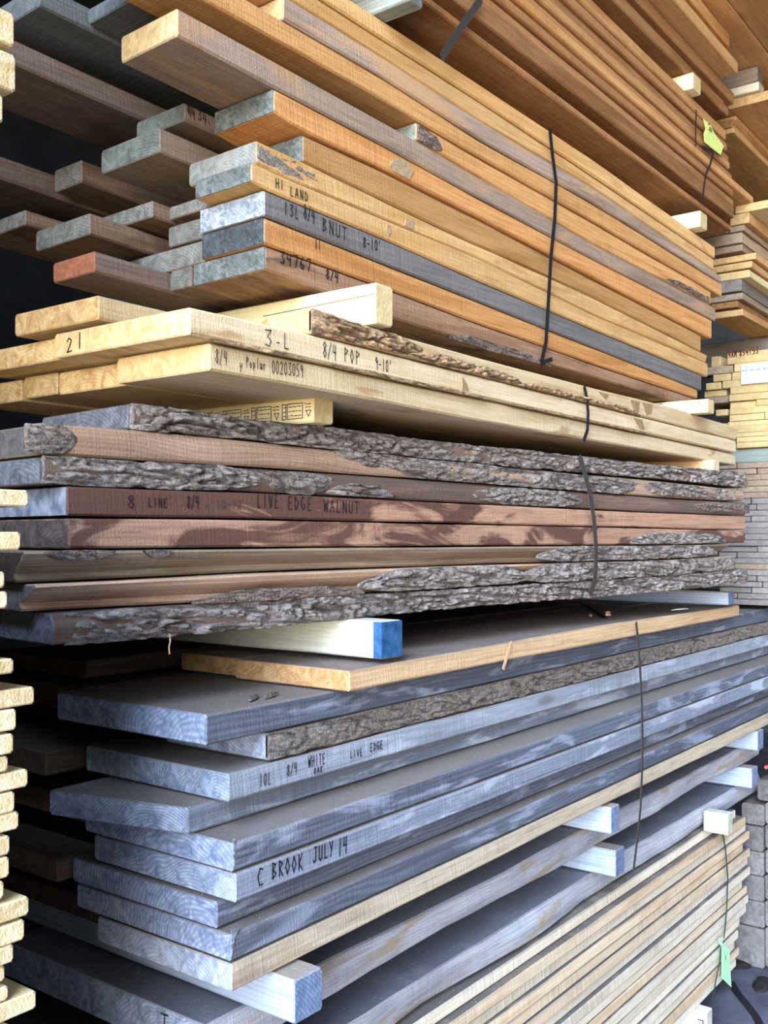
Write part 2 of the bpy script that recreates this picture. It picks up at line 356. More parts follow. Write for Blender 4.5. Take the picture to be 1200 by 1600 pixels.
def bark(parent, mat, ranges, thick=.012, rough=.012, z0=-.02, z1=1.02, label='craggy grey bark along the live edge', hang=0., name='bark'):
    """one closed strip of bark per range of x on a slab's front; z0, z1 as fractions of the face height"""
    i = o_info[parent.name]; pk = i['pk']; y = i['y']; ox, oy, oz = i['org']
    for (pa, pb, *zz) in ranges:
        fa, fb = zz if zz else (z0, z1)
        xa, xb = pk.X(pa, y), pk.X(pb, y)
        n = max(8, int((xb - xa) / .0048)); m = 21
        sd = random.random() * 50; V, C, rings = [], [], []; pv = random.uniform(.2, .8) if fb - fa > .7 else (.9 if fb > .9 else .1 if fa < .1 else .5)
        for q in range(n + 1):
            x = xa + (xb - xa) * q / n
            t, b = i['zt'](x), i['zb'](x); H = t - b
            ed = min(1, min(q, n - q) / 14.) ** .6
            jag = .16 * noise.noise(Vector((x * 16, sd, 3.)))
            lo = b + H * (fa + .06 * noise.noise(Vector((x * 9, sd, 7.)))); hi = b + H * (fb + .06 * noise.noise(Vector((x * 9, sd, 5.))))
            da, db = (x - xa, xb - x)
            if xa - i['x0'] < .03: da = 9
            if i['x1'] - xb < .03: db = 9
            tp = min(1, (min(da, db) / min(.12, .3 * (xb - xa)) + .02)) ** .55; tp *= 1 - .25 * max(0, noise.noise(Vector((x * 30, sd, 1.))))
            if tp < 1: mid = lo + (hi - lo) * pv; lo, hi = mid + (lo - mid) * tp, mid + (hi - mid) * tp
            pts = []
            for j in range(m + 1):
                g = j / m; z = lo + (hi - lo) * g
                w_ = noise.noise(Vector((x * 9, z * 28, sd + 20)))
                a = noise.noise(Vector((x * 24, z * 88, sd))); a2 = noise.noise(Vector((x * 60, z * 190, sd + 3))); a3 = noise.noise(Vector((x * 150, z * 300, sd + 6)))
                c1 = max(0, 1 - abs(noise.noise(Vector((x * 11 + 1.2 * w_, z * 58 + x * 3, sd + 40)))) * 5.5)
                c2 = max(0, 1 - abs(noise.noise(Vector((x * 30 + w_, z * 120, sd + 60)))) * 4.5)
                d = thick * (.85 + .45 * w_) + rough * (.45 * a + .4 * a2 + .2 * a3) - rough * (.75 * c1 + .4 * c2)
                prof = math.sin(math.pi * min(1, max(0, .08 + .86 * g))) ** .4
                d = max(thick * .3, d) * prof * (ed * (.85 + jag) + .02)
                pts.append((x - ox, -max(.0012, d) - hang * (1 - g), z - oz)); C.append(min(1, c1 ** 1.5 + .6 * c2 ** 2))
            pts.append((x - ox, .006, min(hi, t - .006) - oz)); pts.append((x - ox, .006, max(lo, b + .006) - oz)); C += [0, 0]
            rings.append(pts)
        v, f = sweep(rings); f = [tuple(reversed(k)) for k in f]
        o = meshobj(name, v, f, mat, (0, 0, 0), 0, parent, smooth=True)
        at = o.data.attributes.new('crack', 'FLOAT', 'POINT')
        for k, c in enumerate(C): at.data[k].value = c
        if label: o['label'] = label
    return o

def endcoat(ref, mat, label, cover=1., name='waxed_end'):
    i = o_info[ref.name]; ox, oy, oz = i['org']; x = i['x0']; t, b = i['zt'](x), i['zb'](x); m = .003; N = 12
    V, Fc = [], []
    for q in range(N + 1):
        yy = m + (i['w'] * cover - 2 * m) * q / N; j = noise.noise(Vector((q * .9, x * 30, t * 40))) * .0012
        for (dx, zz) in ((-.0012, b + m + j), (-.0012, t - m + j), (.001, t - m + j), (.001, b + m + j)): V.append((dx, yy, zz - oz))
    for q in range(N):
        for j in range(4):
            a = q * 4 + j; b_ = q * 4 + (j + 1) % 4; Fc.append((a, a + 4, b_ + 4, b_))
    Fc += [(0, 1, 2, 3), tuple(N * 4 + j for j in (3, 2, 1, 0))]
    o = meshobj(name, V, Fc, mat, (0, 0, 0), 0, ref); o['label'] = label; return o

def stain(ref, pts, mat, label):
    i = o_info[ref.name]; pk = i['pk']; y = i['y']; ox, oy, oz = i['org']; V = []
    for (a, b) in pts: V.append((pk.X(a, y) - ox, -.0012, pk.z(a, b, y) - oz))
    n = len(V); V += [(a, .0005, c) for a, _, c in V]
    o = meshobj('stain', V, [tuple(range(n)), tuple(range(2 * n - 1, n - 1, -1))] + [((k + 1) % n, k, k + n, (k + 1) % n + n) for k in range(n)], mat, (0, 0, 0), 0, ref); o['label'] = label

# ------------------------------------------------------------ handwriting
G = {
'0': [[(.3, 1), (.08, .8), (.05, .3), (.25, 0), (.48, .2), (.5, .75), (.3, 1)]],
'1': [[(.28, 1), (.25, 0)]], '2': [[(.05, .8), (.25, 1), (.5, .8), (.35, .45), (.05, .02), (.55, .05)]],
'3': [[(.05, .95), (.5, 1), (.22, .6), (.5, .35), (.35, .02), (.05, .1)]],
'4': [[(.1, 1), (.05, .5), (.5, .5)], [(.45, .98), (.4, 0)]],
'5': [[(.5, 1), (.12, 1), (.1, .6), (.45, .5), (.42, .1), (.05, .03)]],
'6': [[(.4, 1), (.1, .55), (.1, .12), (.35, 0), (.48, .3), (.12, .42)]],
'7': [[(.05, .95), (.52, 1), (.25, 0)]],
'8': [[(.3, .55), (.08, .78), (.3, 1), (.5, .78), (.3, .55), (.05, .25), (.3, 0), (.53, .25), (.3, .55)]],
'9': [[(.5, .75), (.3, 1), (.08, .78), (.3, .55), (.5, .75), (.45, 0)]],
'A': [[(.02, 0), (.28, 1), (.52, 0)], [(.12, .38), (.45, .38)]],
'B': [[(.1, 0), (.1, 1), (.42, .85), (.12, .55), (.5, .28), (.1, 0)]],
'C': [[(.5, .9), (.25, 1), (.05, .55), (.2, .05), (.5, .08)]],
'D': [[(.1, 0), (.1, 1), (.5, .6), (.38, .12), (.1, 0)]],
'E': [[(.5, 1), (.1, .95), (.1, 0), (.5, .03)], [(.1, .5), (.4, .52)]],
'G': [[(.5, .9), (.25, 1), (.05, .5), (.25, .02), (.5, .15), (.5, .45), (.3, .45)]],
'H': [[(.08, 1), (.08, 0)], [(.5, 1), (.5, 0)], [(.08, .5), (.5, .52)]],
'I': [[(.28, 1), (.28, 0)]], 'J': [[(.1, 1), (.55, 1)], [(.36, 1), (.34, .15), (.15, 0), (.02, .2)]],
'K': [[(.1, 1), (.1, 0)], [(.5, 1), (.12, .45), (.5, 0)]],
'L': [[(.12, 1), (.1, .02), (.5, .05)]], 'N': [[(.08, 0), (.08, 1), (.5, 0), (.5, 1)]],
'O': [[(.28, 1), (.05, .5), (.26, 0), (.52, .45), (.28, 1)]],
'P': [[(.1, 0), (.1, 1), (.5, .8), (.12, .48)]], 'R': [[(.1, 0), (.1, 1), (.48, .78), (.12, .5), (.52, 0)]],
'T': [[(.02, 1), (.56, 1)], [(.3, 1), (.28, 0)]], 'U': [[(.06, 1), (.08, .15), (.28, 0), (.48, .15), (.5, 1)]],
'V': [[(.04, 1), (.28, 0), (.52, 1)]], 'W': [[(.0, 1), (.14, 0), (.29, .7), (.44, 0), (.58, 1)]],
'Y': [[(.05, 1), (.28, .5)], [(.52, 1), (.2, 0)]], 'M': [[(.03, 0), (.08, 1), (.28, .4), (.48, 1), (.54, 0)]],
'S': [[(.5, .9), (.2, 1), (.08, .72), (.48, .3), (.3, 0), (.04, .1)]],
'y': [[(.06, .6), (.28, .1)], [(.5, .6), (.15, -.3)]], 'o': [[(.28, .5), (.08, .25), (.28, 0), (.48, .25), (.28, .5)]],
'p': [[(.1, .55), (.1, -.2)], [(.1, .5), (.45, .4), (.4, .08), (.1, .08)]], 'l': [[(.28, 1), (.28, 0)]],
'a': [[(.45, .5), (.15, .48), (.08, .1), (.35, .02), (.47, .5), (.5, 0)]], 'r': [[(.12, .5), (.14, 0)], [(.14, .35), (.45, .5)]],
'x': [[(.08, .5), (.45, .05)], [(.45, .5), (.08, .05)]],
'-': [[(.05, .45), (.5, .47)]], '/': [[(.5, 1.05), (.02, -.05)]], '.': [[(.25, .05), (.3, .0)]], "'": [[(.3, 1.05), (.24, .8)]], ' ': [], '?': [[(.1, .6), (.4, .3)]],
'c': [[(.45, .45), (.2, .5), (.1, .2), (.4, .03)]], 'e': [[(.1, .28), (.45, .3), (.3, .52), (.1, .25), (.4, .02)]],
}
def strokes(text, w=.72):
    out = []
    for i, ch in enumerate(text):
        for s_ in G.get(ch, []): out.append([((i + .08 + p[0] * 1.2 * w / .72) * 1., p[1]) for p in s_])
    return out, max(1, len(text))
def ribbon(polys, width, P3, off):
    """polys in (u,v); P3 maps to (a,b) metres in the face plane; returns flat little quads with thickness"""
    V, Fc = [], []
    for poly in polys:
        pts = [P3(*q) for q in poly]
        for (a, b) in zip(pts, pts[1:]):
            dx, dz = b[0] - a[0], b[1] - a[1]; L = math.hypot(dx, dz) or 1e-6
            ex, ez = dx / L * width * .45, dz / L * width * .45; nx, nz = -dz / L * width / 2, dx / L * width / 2
            n = len(V)
            V += [(a[0] - ex + nx, a[1] - ez + nz), (b[0] + ex + nx, b[1] + ez + nz), (b[0] + ex - nx, b[1] + ez - nz), (a[0] - ex - nx, a[1] - ez - nz)]
            Fc.append((n + 3, n + 2, n + 1, n))
    return V, Fc
def write(parent, words, mat='ink', wpx=1.6, label='handwriting in black marker', off=.0016, name='handwriting'):
    """words: (text, px, py, px2, py2, hpx): baseline ends and letter height in the photo"""
    i = o_info[parent.name]; pk = i['pk']; y = i['y']; ox, oy, oz = i['org']
    for (text, xa, ya, xb, yb, h) in words:
        V, Fc = [], []
        xA, zA = pk.X(xa, y), pk.z(xa, ya, y); xB, zB = pk.X(xb, y), pk.z(xb, yb, y)
        hA = pk.z(xa, ya - h, y) - zA; wd = wpx * y / pk.d(xa)[1] / F
        st, n = strokes(text)
        def P3(u, v):
            k = u / n; return (xA + (xB - xA) * k - ox, zA + (zB - zA) * k + hA * v - oz)
        v, f = ribbon(st, wd, P3, off); b = len(V)
        V += [(q[0], -off, q[1]) for q in v]; Fc += [tuple(b + j for j in reversed(k)) for k in f]
        o = meshobj(name, V, Fc, mat, (0, 0, 0), 0, parent)
        if label: o['label'] = label
    return o

def stick(name, label, mat, x0, x1, y0, y1, z0, z1, cat='wood spacer', group=None, pk=None, bev=.004):
    """a spacer or beam running along local Y (its own long axis is the mesh's X, so the grain follows it)"""
    pk = pk or PK0
    L = y1 - y0; w = x1 - x0; h = z1 - z0; rs = []
    n = max(3, int(L / .1)); sd = random.random() * 90
    def ring(ins, k):
        j = [noise.noise(Vector((k * 1.3, sd, q))) * .0012 for q in range(4)]
        a, b, c, d = ins, w - ins, ins, h - ins; e = bev
        return [(a + j[0], c + e), (a + e, c + j[1]), (b - e, c + j[1]), (b + j[2], c + e), (b + j[2], d - e), (b - e, d + j[3]), (a + e, d + j[3]), (a + j[0], d - e)]
    rs.append([(0, -p[0], p[1]) for p in ring(.002, 0)])
    for q in range(n + 1):
        xx = max(.002, min(L - .002, L * q / n)); rs.append([(xx, -p[0], p[1]) for p in ring(0, q)])
    rs.append([(L, -p[0], p[1]) for p in ring(.002, n)])
    v, f = sweep(rs); f = [tuple(reversed(q)) for q in f]
    o = meshobj(name, v, f, mat, pk.world(x0, y0, z0), pk.phi + R(90))
    if label: tag(o, label, cat, group)
    o_info[o.name] = dict(L=L, w=w, h=h)
    return o

def strap(name, label, mat, pts, width=.014, thick=.0012, parent=None, cat='strap', normal=(0, -1, 0), extra=None):
    """pts: world points of the band's centre line on a face with the given normal"""
    nrm = Vector(normal).normalized(); P = [Vector(p) for p in pts]; rs = []
    sm = []
    for a, b in zip(P, P[1:]):
        for q in range(4): sm.append(a.lerp(b, q / 4))
    sm.append(P[-1]); o0 = P[0].copy()
    for i, p in enumerate(sm):
        d = (sm[min(i + 1, len(sm) - 1)] - sm[max(i - 1, 0)]).normalized()
        nn = normal[i * len(pts) // len(sm)] if isinstance(normal, list) else nrm
        s_ = d.cross(nn).normalized() * width / 2; t = nn * thick / 2
        rs.append([tuple(p - o0 + s_ + t), tuple(p - o0 - s_ + t), tuple(p - o0 - s_ - t), tuple(p - o0 + s_ - t)])
    v, f = sweep(rs); o = meshobj(name, v, f, mat, o0, 0, parent)
    if label: tag(o, label, cat)
    return o

PK0 = Pack(A0); PU = Pack(39.3); PW = Pack(42.5); PT = Pack(34.9)
ORD = ['topmost', 'second', 'third', 'fourth', 'fifth', 'sixth', 'seventh', 'eighth', 'ninth', 'tenth', 'eleventh', 'twelfth', 'thirteenth', 'fourteenth', 'fifteenth', 'sixteenth', 'seventeenth', 'eighteenth', 'nineteenth', 'twentieth', 'twenty-first', 'twenty-second', 'twenty-third', 'twenty-fourth', 'twenty-fifth', 'twenty-sixth', 'twenty-seventh', 'twenty-eighth', 'twenty-ninth', 'thirtieth']
ORDN = ['first'] + ORD[1:]

# ------------------------------------------------------------ the shed
def slab(name, x0, x1, y0, y1, z0, z1, mat):
    v = [(0, 0, 0), (x1 - x0, 0, 0), (x1 - x0, y1 - y0, 0), (0, y1 - y0, 0)]; v += [(a, b, z1 - z0) for a, b, _ in v]
    f = [(3, 2, 1, 0), (4, 5, 6, 7), (0, 1, 5, 4), (1, 2, 6, 5), (2, 3, 7, 6), (3, 0, 4, 7)]
    o = meshobj(name, v, f, mat, (x0, y0, z0)); o['kind'] = 'structure'; return o
slab('floor', -3.5, 9.5, -2.5, 4.6, -.12, 0, 'floor_mat')
slab('ceiling', -1.2, 9.5, -.35, 4.6, 4.95, 5.07, 'wall_mat')
slab('wall_back', -.62, 9.5, 4.6, 4.72, 0, 4.95, 'wall_mat')
slab('wall_right', 9.5, 9.62, -.35, 4.6, 0, 4.95, 'wall_mat')
slab('aisle_blocker', -.74, -.62, 1.24, 4.6, 0, 4.95, 'wall_mat')  # unseen divider, added to keep light out of the aisle

# ------------------------------------------------------------ upper bundle (butternut)
YU = 1.415
L0 = [(563, 7), (600, 31), (750, 130), (930, 251), (1117, 385)]
L1 = [(600, 62), (750, 158), (930, 277), (1117, 404)]
L2 = [(452, -2), (550, 60), (600, 91), (750, 189), (930, 295), (1117, 424)]
L3 = [(460, 41), (600, 124), (750, 220), (930, 320), (1128, 443)]
L4 = [(317, 0), (460, 80), (600, 159), (750, 246), (930, 348), (1128, 464)]
L5 = [(277, 10), (460, 111), (600, 190), (667, 228), (750, 277), (930, 382), (1118, 480)]
L6 = [(277, 57), (427, 137), (600, 228), (750, 311), (930, 407), (1118, 503)]
L7 = [(430, 178), (473, 206), (600, 264), (750, 341), (930, 436), (1112, 530)]
L8 = [(473, 250), (600, 311), (750, 383), (930, 464), (1095, 548)]
L9 = [(393, 251), (460, 283), (600, 341), (750, 404), (930, 492), (1106, 567)]
L10 = [(393, 285), (413, 296), (600, 374), (750, 440), (930, 516), (1106, 590)]
L11 = [(413, 338), (600, 413), (750, 473), (930, 545), (1096, 611)]
L12 = [(415, 383), (600, 450), (750, 507), (930, 570), (1091, 624)]
L13 = [(415, 422), (507, 457), (620, 500), (750, 539), (930, 590), (1050, 628), (1091, 641)]
UG = 'boards on the front of the upper bundle'
def U(lab, mat, t, b, a, z, w=.2, dy=0., **kw): return front(PU, 'board', lab, mat, t, b, a, z, YU + dy, w, group=UG, yz=YU, **kw)
u1 = U('golden tan board along the very top edge of the strapped upper bundle', 'butternut_pale', L0, L1, 330, 1117)
u2 = U('tan board second from the top of the upper bundle, dark bark traces at left', 'butternut_pale', L1, L2, 330, 1115, dy=.002)
u3 = U('pale greyish board third from the top of the upper bundle, square left end', 'butternut_grey', L2, L3, 443, 1127, dy=-.002)
u4 = U('warm brown board fourth from the top of the upper bundle, directly under the greyish one', 'butternut', L3, L4, 132, 1128, w=.12)
o_info[u4.name]['x0'] = PU.X(317, YU)
u5 = U('short-looking tan board whose rough knotty left end starts mid bundle under a dark gap', 'butternut', L4, L5, 650, 1110, dy=.004, wave=.004)
u6 = U('thick grey-brown timber with pale sawn end jutting out at the upper left', 'butternut_grey', L5, L6, 277, 1118, w=.165)
u7 = U('rough orange board with grey waxed end directly under the pale-ended timber', 'butternut_orange', L6, L7, 428, 1112, w=.175)
u8 = U('smooth tan board set back behind, with green-stained end under the rough orange board', 'butternut', L7, L8, 473, 1095, dy=.008)
u9 = U('wavy tan board with grey waney left tip, just above the one marked HI LAND', 'butternut_pale', L8, L9, 400, 1104, dy=.006, wave=.006)
u10 = U('orange-tan board with HI LAND written near its grey end', 'butternut_pale', L9, L10, 393, 1106, w=.165)
u11 = U('slate grey board marked 13L 8/4 BNUT 8-10 in black', 'slate_board', L10, L11, 413, 1096, w=.19)
u12 = U('orange board with two short pen strokes, under the slate grey marked board', 'butternut_orange', L11, L12, 413, 1090, w=.185)
u13 = U('brown bottom board marked 34767 8/4 with chipped grey end', 'butternut_brown', L12, L13, 415, 1090, w=.215, wave=.003)
write(u10, [('HI', 429, 293, 444, 298, 15), ('LAND', 452, 306, 482, 316, 15)])
write(u11, [('13L', 442, 334, 468, 344, 19), ('8/4', 473, 340, 492, 352, 22), ('BNUT', 502, 360, 543, 377, 20), ("8-10'", 566, 386, 596, 394, 16)], wpx=1.7)
write(u12, [('11', 491, 388, 501, 391, 14)], wpx=1.5)
write(u13, [('34767', 436, 411, 487, 425, 19), ('8/4', 508, 435, 529, 442, 15)], wpx=2)
for r_, m_, l_ in ((u7, 'end_wax', 'grey-green waxed end'), (u8, 'end_wax', 'green-stained waxed end'), (u10, 'end_wax', 'grey waxed end'), (u11, 'end_wax_pale', 'pale waxed end'), (u12, 'end_wax_dark', 'dark grey waxed end'), (u13, 'end_wax', 'grey streaky waxed end')): endcoat(r_, m_, l_)
stain(u9, [(632, 352), (634, 343), (639, 341), (645, 346), (644, 358), (638, 356)], 'stain_grey', 'weathered grey patch')
stain(u10, [(603, 361), (604, 351), (609, 352), (610, 364), (607, 369)], 'stain_grey', 'weathered grey patch')
stain(u7, [(608, 258), (614, 250), (625, 246), (640, 256), (646, 268), (640, 281), (626, 274), (614, 268)], 'stain_grey', 'rough weathered patch')
# waney patches and wear on the front of the upper bundle
bark(u5, 'bark_brown', [(652, 690, .08, .9), (1040, 1108, .08, .5)], .008, .008, label='rough knotty bark at the ends')
bark(u9, 'bark_oak', [(402, 520, .1, .9)], .004, .005, label='grey waney edge')
bark(u13, 'bark_brown', [(700, 860, -.15, .3)], .005, .006, label='dark bark remnant along the lower edge')
def endy(ref, px): i = o_info[ref.name]; return i['pk'].Y(px, i['x0'])
UB = 'boards behind the front row of the upper bundle'
def UBk(ref, lab, mat, ya, px0, pxl=None, yb=None, x0=None, **kw):
    xx = x0 if x0 is not None else PU.X(px0, ya)
    yy = yb if yb is not None else PU.Y(pxl, xx)
    back(ref, lab, mat, ya, yy, xx, group=UB, **kw); return yy
# second boards of each layer, read from their ends
UBk(u4, 'grey shaded board above the pale-ended timber, its end cut off by the top frame edge', 'shade_grey', YU + .123, 132, yb=YU + .26, x0=1.14, shr=.009)
y = UBk(u4, 'grey dim board with overhanging end at the top left corner, above the pale-ended timber', 'shade_grey', YU + .262, 62, yb=YU + .46)
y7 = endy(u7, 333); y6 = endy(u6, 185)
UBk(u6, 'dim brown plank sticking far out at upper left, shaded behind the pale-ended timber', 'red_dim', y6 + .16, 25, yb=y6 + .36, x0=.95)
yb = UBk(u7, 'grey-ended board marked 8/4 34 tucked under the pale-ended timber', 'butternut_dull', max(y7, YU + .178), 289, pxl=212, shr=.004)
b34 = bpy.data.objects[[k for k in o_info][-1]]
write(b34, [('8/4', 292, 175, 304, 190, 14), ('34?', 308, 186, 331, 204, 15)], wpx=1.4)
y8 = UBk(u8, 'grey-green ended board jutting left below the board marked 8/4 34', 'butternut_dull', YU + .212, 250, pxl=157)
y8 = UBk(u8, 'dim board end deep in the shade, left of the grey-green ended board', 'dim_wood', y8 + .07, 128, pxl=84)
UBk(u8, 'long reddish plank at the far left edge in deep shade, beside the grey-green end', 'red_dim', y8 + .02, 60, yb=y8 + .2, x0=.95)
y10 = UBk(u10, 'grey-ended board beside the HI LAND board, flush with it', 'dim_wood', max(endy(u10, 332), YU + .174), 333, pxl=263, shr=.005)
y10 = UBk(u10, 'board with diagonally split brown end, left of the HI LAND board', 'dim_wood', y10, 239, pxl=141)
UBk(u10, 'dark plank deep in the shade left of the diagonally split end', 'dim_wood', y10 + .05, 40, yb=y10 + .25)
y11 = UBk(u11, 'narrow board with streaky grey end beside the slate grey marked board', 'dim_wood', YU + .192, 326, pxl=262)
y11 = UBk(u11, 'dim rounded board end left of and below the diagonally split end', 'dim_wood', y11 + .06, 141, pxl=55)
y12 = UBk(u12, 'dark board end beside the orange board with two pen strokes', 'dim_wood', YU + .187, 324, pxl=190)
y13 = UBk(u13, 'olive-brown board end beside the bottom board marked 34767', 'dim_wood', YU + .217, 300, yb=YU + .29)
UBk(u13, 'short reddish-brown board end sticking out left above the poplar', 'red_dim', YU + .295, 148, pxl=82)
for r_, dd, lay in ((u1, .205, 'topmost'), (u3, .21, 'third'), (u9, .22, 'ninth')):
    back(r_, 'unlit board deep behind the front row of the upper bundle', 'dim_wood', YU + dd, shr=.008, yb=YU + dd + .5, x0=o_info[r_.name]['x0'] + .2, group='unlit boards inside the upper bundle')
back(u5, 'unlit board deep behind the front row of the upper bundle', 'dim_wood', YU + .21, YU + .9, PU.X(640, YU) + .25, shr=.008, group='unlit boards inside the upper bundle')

# ------------------------------------------------------------ yellow poplar bundle
YP = 1.21
Q0 = [(487, 480), (600, 516), (750, 558), (930, 606), (1050, 635), (1150, 667)]
Q1 = [(297, 477), (460, 515), (600, 550), (750, 588), (1150, 688)]
Q2 = [(297, 524), (460, 558), (600, 589), (750, 621), (1150, 708)]
Q3 = [(328, 578), (460, 601), (600, 627), (750, 657), (1150, 727)]
PG = 'pale yellow poplar boards'
def P_(lab, mat, t, b, a, z, y=YP, w=.2, **kw): return front(PK0, 'board', lab, mat, t, b, a, z, y, w, group=PG, yz=YP, **kw)
p0 = P_('poplar board with rough brown bark edge, topmost on the front of the pale bundle', 'poplar_heart', Q0, Q1, 487, 1150, w=.22)
p1 = P_('pale poplar board marked 3-L 8/4 POP 9-10', 'poplar', Q1, Q2, 297, 1150, w=.36)
p2 = P_('pale poplar bottom board marked 8/4 y Poplar 00203059', 'poplar', Q2, Q3, 328, 1149, y=YP + .012, w=.24)
o_info[p2.name]['w'] = .24
bark(p0, 'bark_poplar', [(487, 660, .02, .92), (630, 820, .0, .55), (800, 1000, .0, .3)], .016, .014, label='rough brown bark edge')
bark(p1, 'bark_poplar', [(330, 470, -.04, .10), (520, 760, -.06, .12), (800, 1010, -.04, .07)], .005, .006, label='thin strip of bark on the lower edge')
for a in ([(1003, 629), (1019, 632), (1018, 646), (1010, 649)], [(985, 625), (999, 628), (998, 643), (992, 644), (988, 634)], [(935, 612), (951, 616), (947, 624)]): stain(p0, a, 'stain_brown', 'brown watermark')
for a in ([(990, 653), (1003, 656), (1007, 671), (1001, 671), (996, 664)], [(722, 588), (729, 600), (732, 611), (722, 609)]): stain(p1, a, 'stain_brown', 'brown watermark')
write(p1, [('3', 411, 540, 428, 543, 26), ('-', 430, 545, 438, 547, 22), ('L', 441, 544, 454, 548, 24), ('8/4', 503, 557, 526, 564, 24), ('POP', 536, 564, 563, 571, 21), ("9-10'", 585, 576, 612, 583, 18)], wpx=1.6)
write(p2, [('8/4', 335, 567, 355, 571, 22), ('y', 373, 576, 379, 577, 15), ('Poplar', 383, 574, 415, 578, 17), ('00203059', 423, 583, 474, 590, 20)], wpx=1.4)
def PB(ref, lab, mat, ya, px0, pxl, **kw):
    xx = PK0.X(px0, ya); yy = PK0.Y(pxl, xx)
    b = back(ref, lab, mat, ya, yy, xx, group=PG, **kw); return b, yy
PB(p0, 'cream poplar board end resting on top at the far left of the pale bundle', 'poplar_heart', PK0.onz(155, 458, PK0.z(487, 480, YP))[1], 155, 22)
b, y_ = PB(p1, 'cream poplar board end at the left frame edge, beside the one marked 3-L', 'poplar_heart', YP + .363, 96, -40)
e21 = [('2', 104, 552, 116, 548, 22), ('1', 122, 545, 130, 543, 24)]
def write_end(parent, words, mat='ink', wpx=1.6, label='handwriting in black marker'):
    i = o_info[parent.name]; pk = i['pk']; x = i['x0']; ox, oy, oz = i['org']
    for (text, xa, ya, xb, yb, h) in words:
        V, Fc = [], []; q = []
        for (a, b) in ((xa, ya), (xb, yb)):
            yy = pk.Y(a, x); q.append((yy, pk.zx(x, yy, b)))
        hA = pk.zx(x, q[0][0], ya - h) - q[0][1]; wd = wpx * x / pk.d(xa)[0] / F
        st, n = strokes(text)
        v, f = ribbon(st, wd, lambda u, v_: ((q[0][0] + (q[1][0] - q[0][0]) * u / n - oy), q[0][1] + (q[1][1] - q[0][1]) * u / n + hA * v_ - oz), 0)
        b0 = len(V); V += [(-.0014, p[0], p[1]) for p in v]; Fc += [tuple(b0 + j for j in k) for k in f]
        o = meshobj('handwriting', V, Fc, mat, (0, 0, 0), 0, parent); o['label'] = label
write_end(p1, e21, wpx=1.8)
b, y_ = PB(p2, 'poplar board end with round brown heart, second along the bottom of the pale bundle', 'poplar_heart', YP + .255, 199, 91)
b, y_ = PB(p2, 'poplar board end third along the bottom of the pale bundle', 'poplar_heart', y_ + .002, 90, 36, dz=.002)
PB(p2, 'poplar board end at the frame edge, last along the bottom of the pale bundle', 'poplar_heart', y_ + .003, 34, -40, dz=-.002)

# ------------------------------------------------------------ live-edge walnut bundle
YW = 1.46
W1t = [(90, 640), (200, 626), (300, 641), (400, 655), (540, 669), (700, 690), (850, 705), (1030, 726), (1167, 738)]
W1b = [(90, 660), (205, 669), (400, 688), (540, 703), (700, 719), (850, 733), (1030, 748), (1167, 762)]
W2t = [(68, 658), (205, 669), (400, 689), (700, 720), (1030, 750), (1160, 765)]
W2b = [(68, 711), (400, 730), (700, 751), (1030, 777), (1160, 784)]
W3b = [(60, 757), (400, 769), (700, 785), (1030, 801), (1165, 806)]
W4b = [(105, 808), (400, 811.5), (700, 818), (1030, 825.5), (1165, 829)]
W5b = [(107, 859), (400, 856), (700, 853.5), (1030, 851.5), (1163, 849)]
W6b = [(50, 913), (400, 895.5), (700, 884.5), (1030, 874.5), (1140, 869)]
W7b = [(52, 960), (400, 939), (700, 920.5), (1030, 900.5), (1150, 889.5)]
W8b = [(80, 1012), (400, 983), (700, 951), (1030, 925), (1168, 912)]
WG = 'walnut slabs in the live-edge bundle'
def W_(lab, mat, t, b, a, z, dy=0., w=.3, **kw): return front(PW, 'walnut_slab', lab, mat, t, b, a, z, YW + dy, w, cat='slab', group=WG, yz=YW, **kw)
w1 = W_('top walnut slab covered in thick craggy bark, under the printed spacer', 'walnut_dark', W1t, W1b, 205, 1167, dy=.012, wave=.008, bulge=.006)
w2 = W_('walnut slab second from top, bare tan sapwood at left and bark at right', 'walnut_tan', W2t, W2b, 68, 1160, dy=.008, wave=.006, bulge=.004)
w3 = W_('bark-edged walnut slab directly above the one marked LIVE EDGE WALNUT', 'walnut_dark', W2b, W3b, 66, 1165, dy=.010, wave=.006, bulge=.004)
w4 = W_('square brown walnut board marked 8 LINE 8/4 LIVE EDGE WALNUT', 'walnut_marked', W3b, W4b, 105, 1165)
w5 = W_('two-tone walnut board just below the marked one, bark near its right end', 'walnut_two_tone', W4b, W5b, 107, 1163)
w6 = W_('olive-brown walnut slab with smooth waney face, third from the bottom', 'walnut_sap', W5b, W6b, 36, 1140, wave=.006, undercut=.045)
w7 = W_('walnut slab second from the bottom, orange sapwood strip at left', 'walnut_tan', W6b, W7b, 53, 1150, dy=.003, wave=.006, undercut=.05)
w8 = W_('bottom walnut slab with continuous pale grey bark', 'walnut_dark', W7b, W8b, 80, 1168, dy=.010, wave=.008, bulge=.006)
bark(w1, 'bark', [(204, 1165, -.02, 1.0)], .020, .020)
bark(w2, 'bark', [(40, 120, .05, .95), (520, 790, .35, 1.0), (600, 1000, .0, .9), (1000, 1158, .1, .9)], .012, .013)
bark(w3, 'bark', [(66, 420, .0, 1.), (405, 520, .0, .95), (510, 616, .05, .6), (735, 910, .05, .95)], .016, .015)
bark(w3, 'bark_brown', [(1085, 1170, .2, .9)], .010, .008, label='dark bark at the right end')
bark(w5, 'bark', [(985, 1135, .05, .75)], .010, .010, label='patch of grey bark near the right end')
bark(w6, 'bark', [(840, 1120, .05, .95)], .010, .012)
bark(w6, 'bark_brown', [(70, 180, .66, .98), (225, 270, .72, .98)], .004, .005, label='thin strip of brown bark')
bark(w7, 'bark', [(560, 830, .05, .95), (815, 1148, .0, .95)], .013, .014)
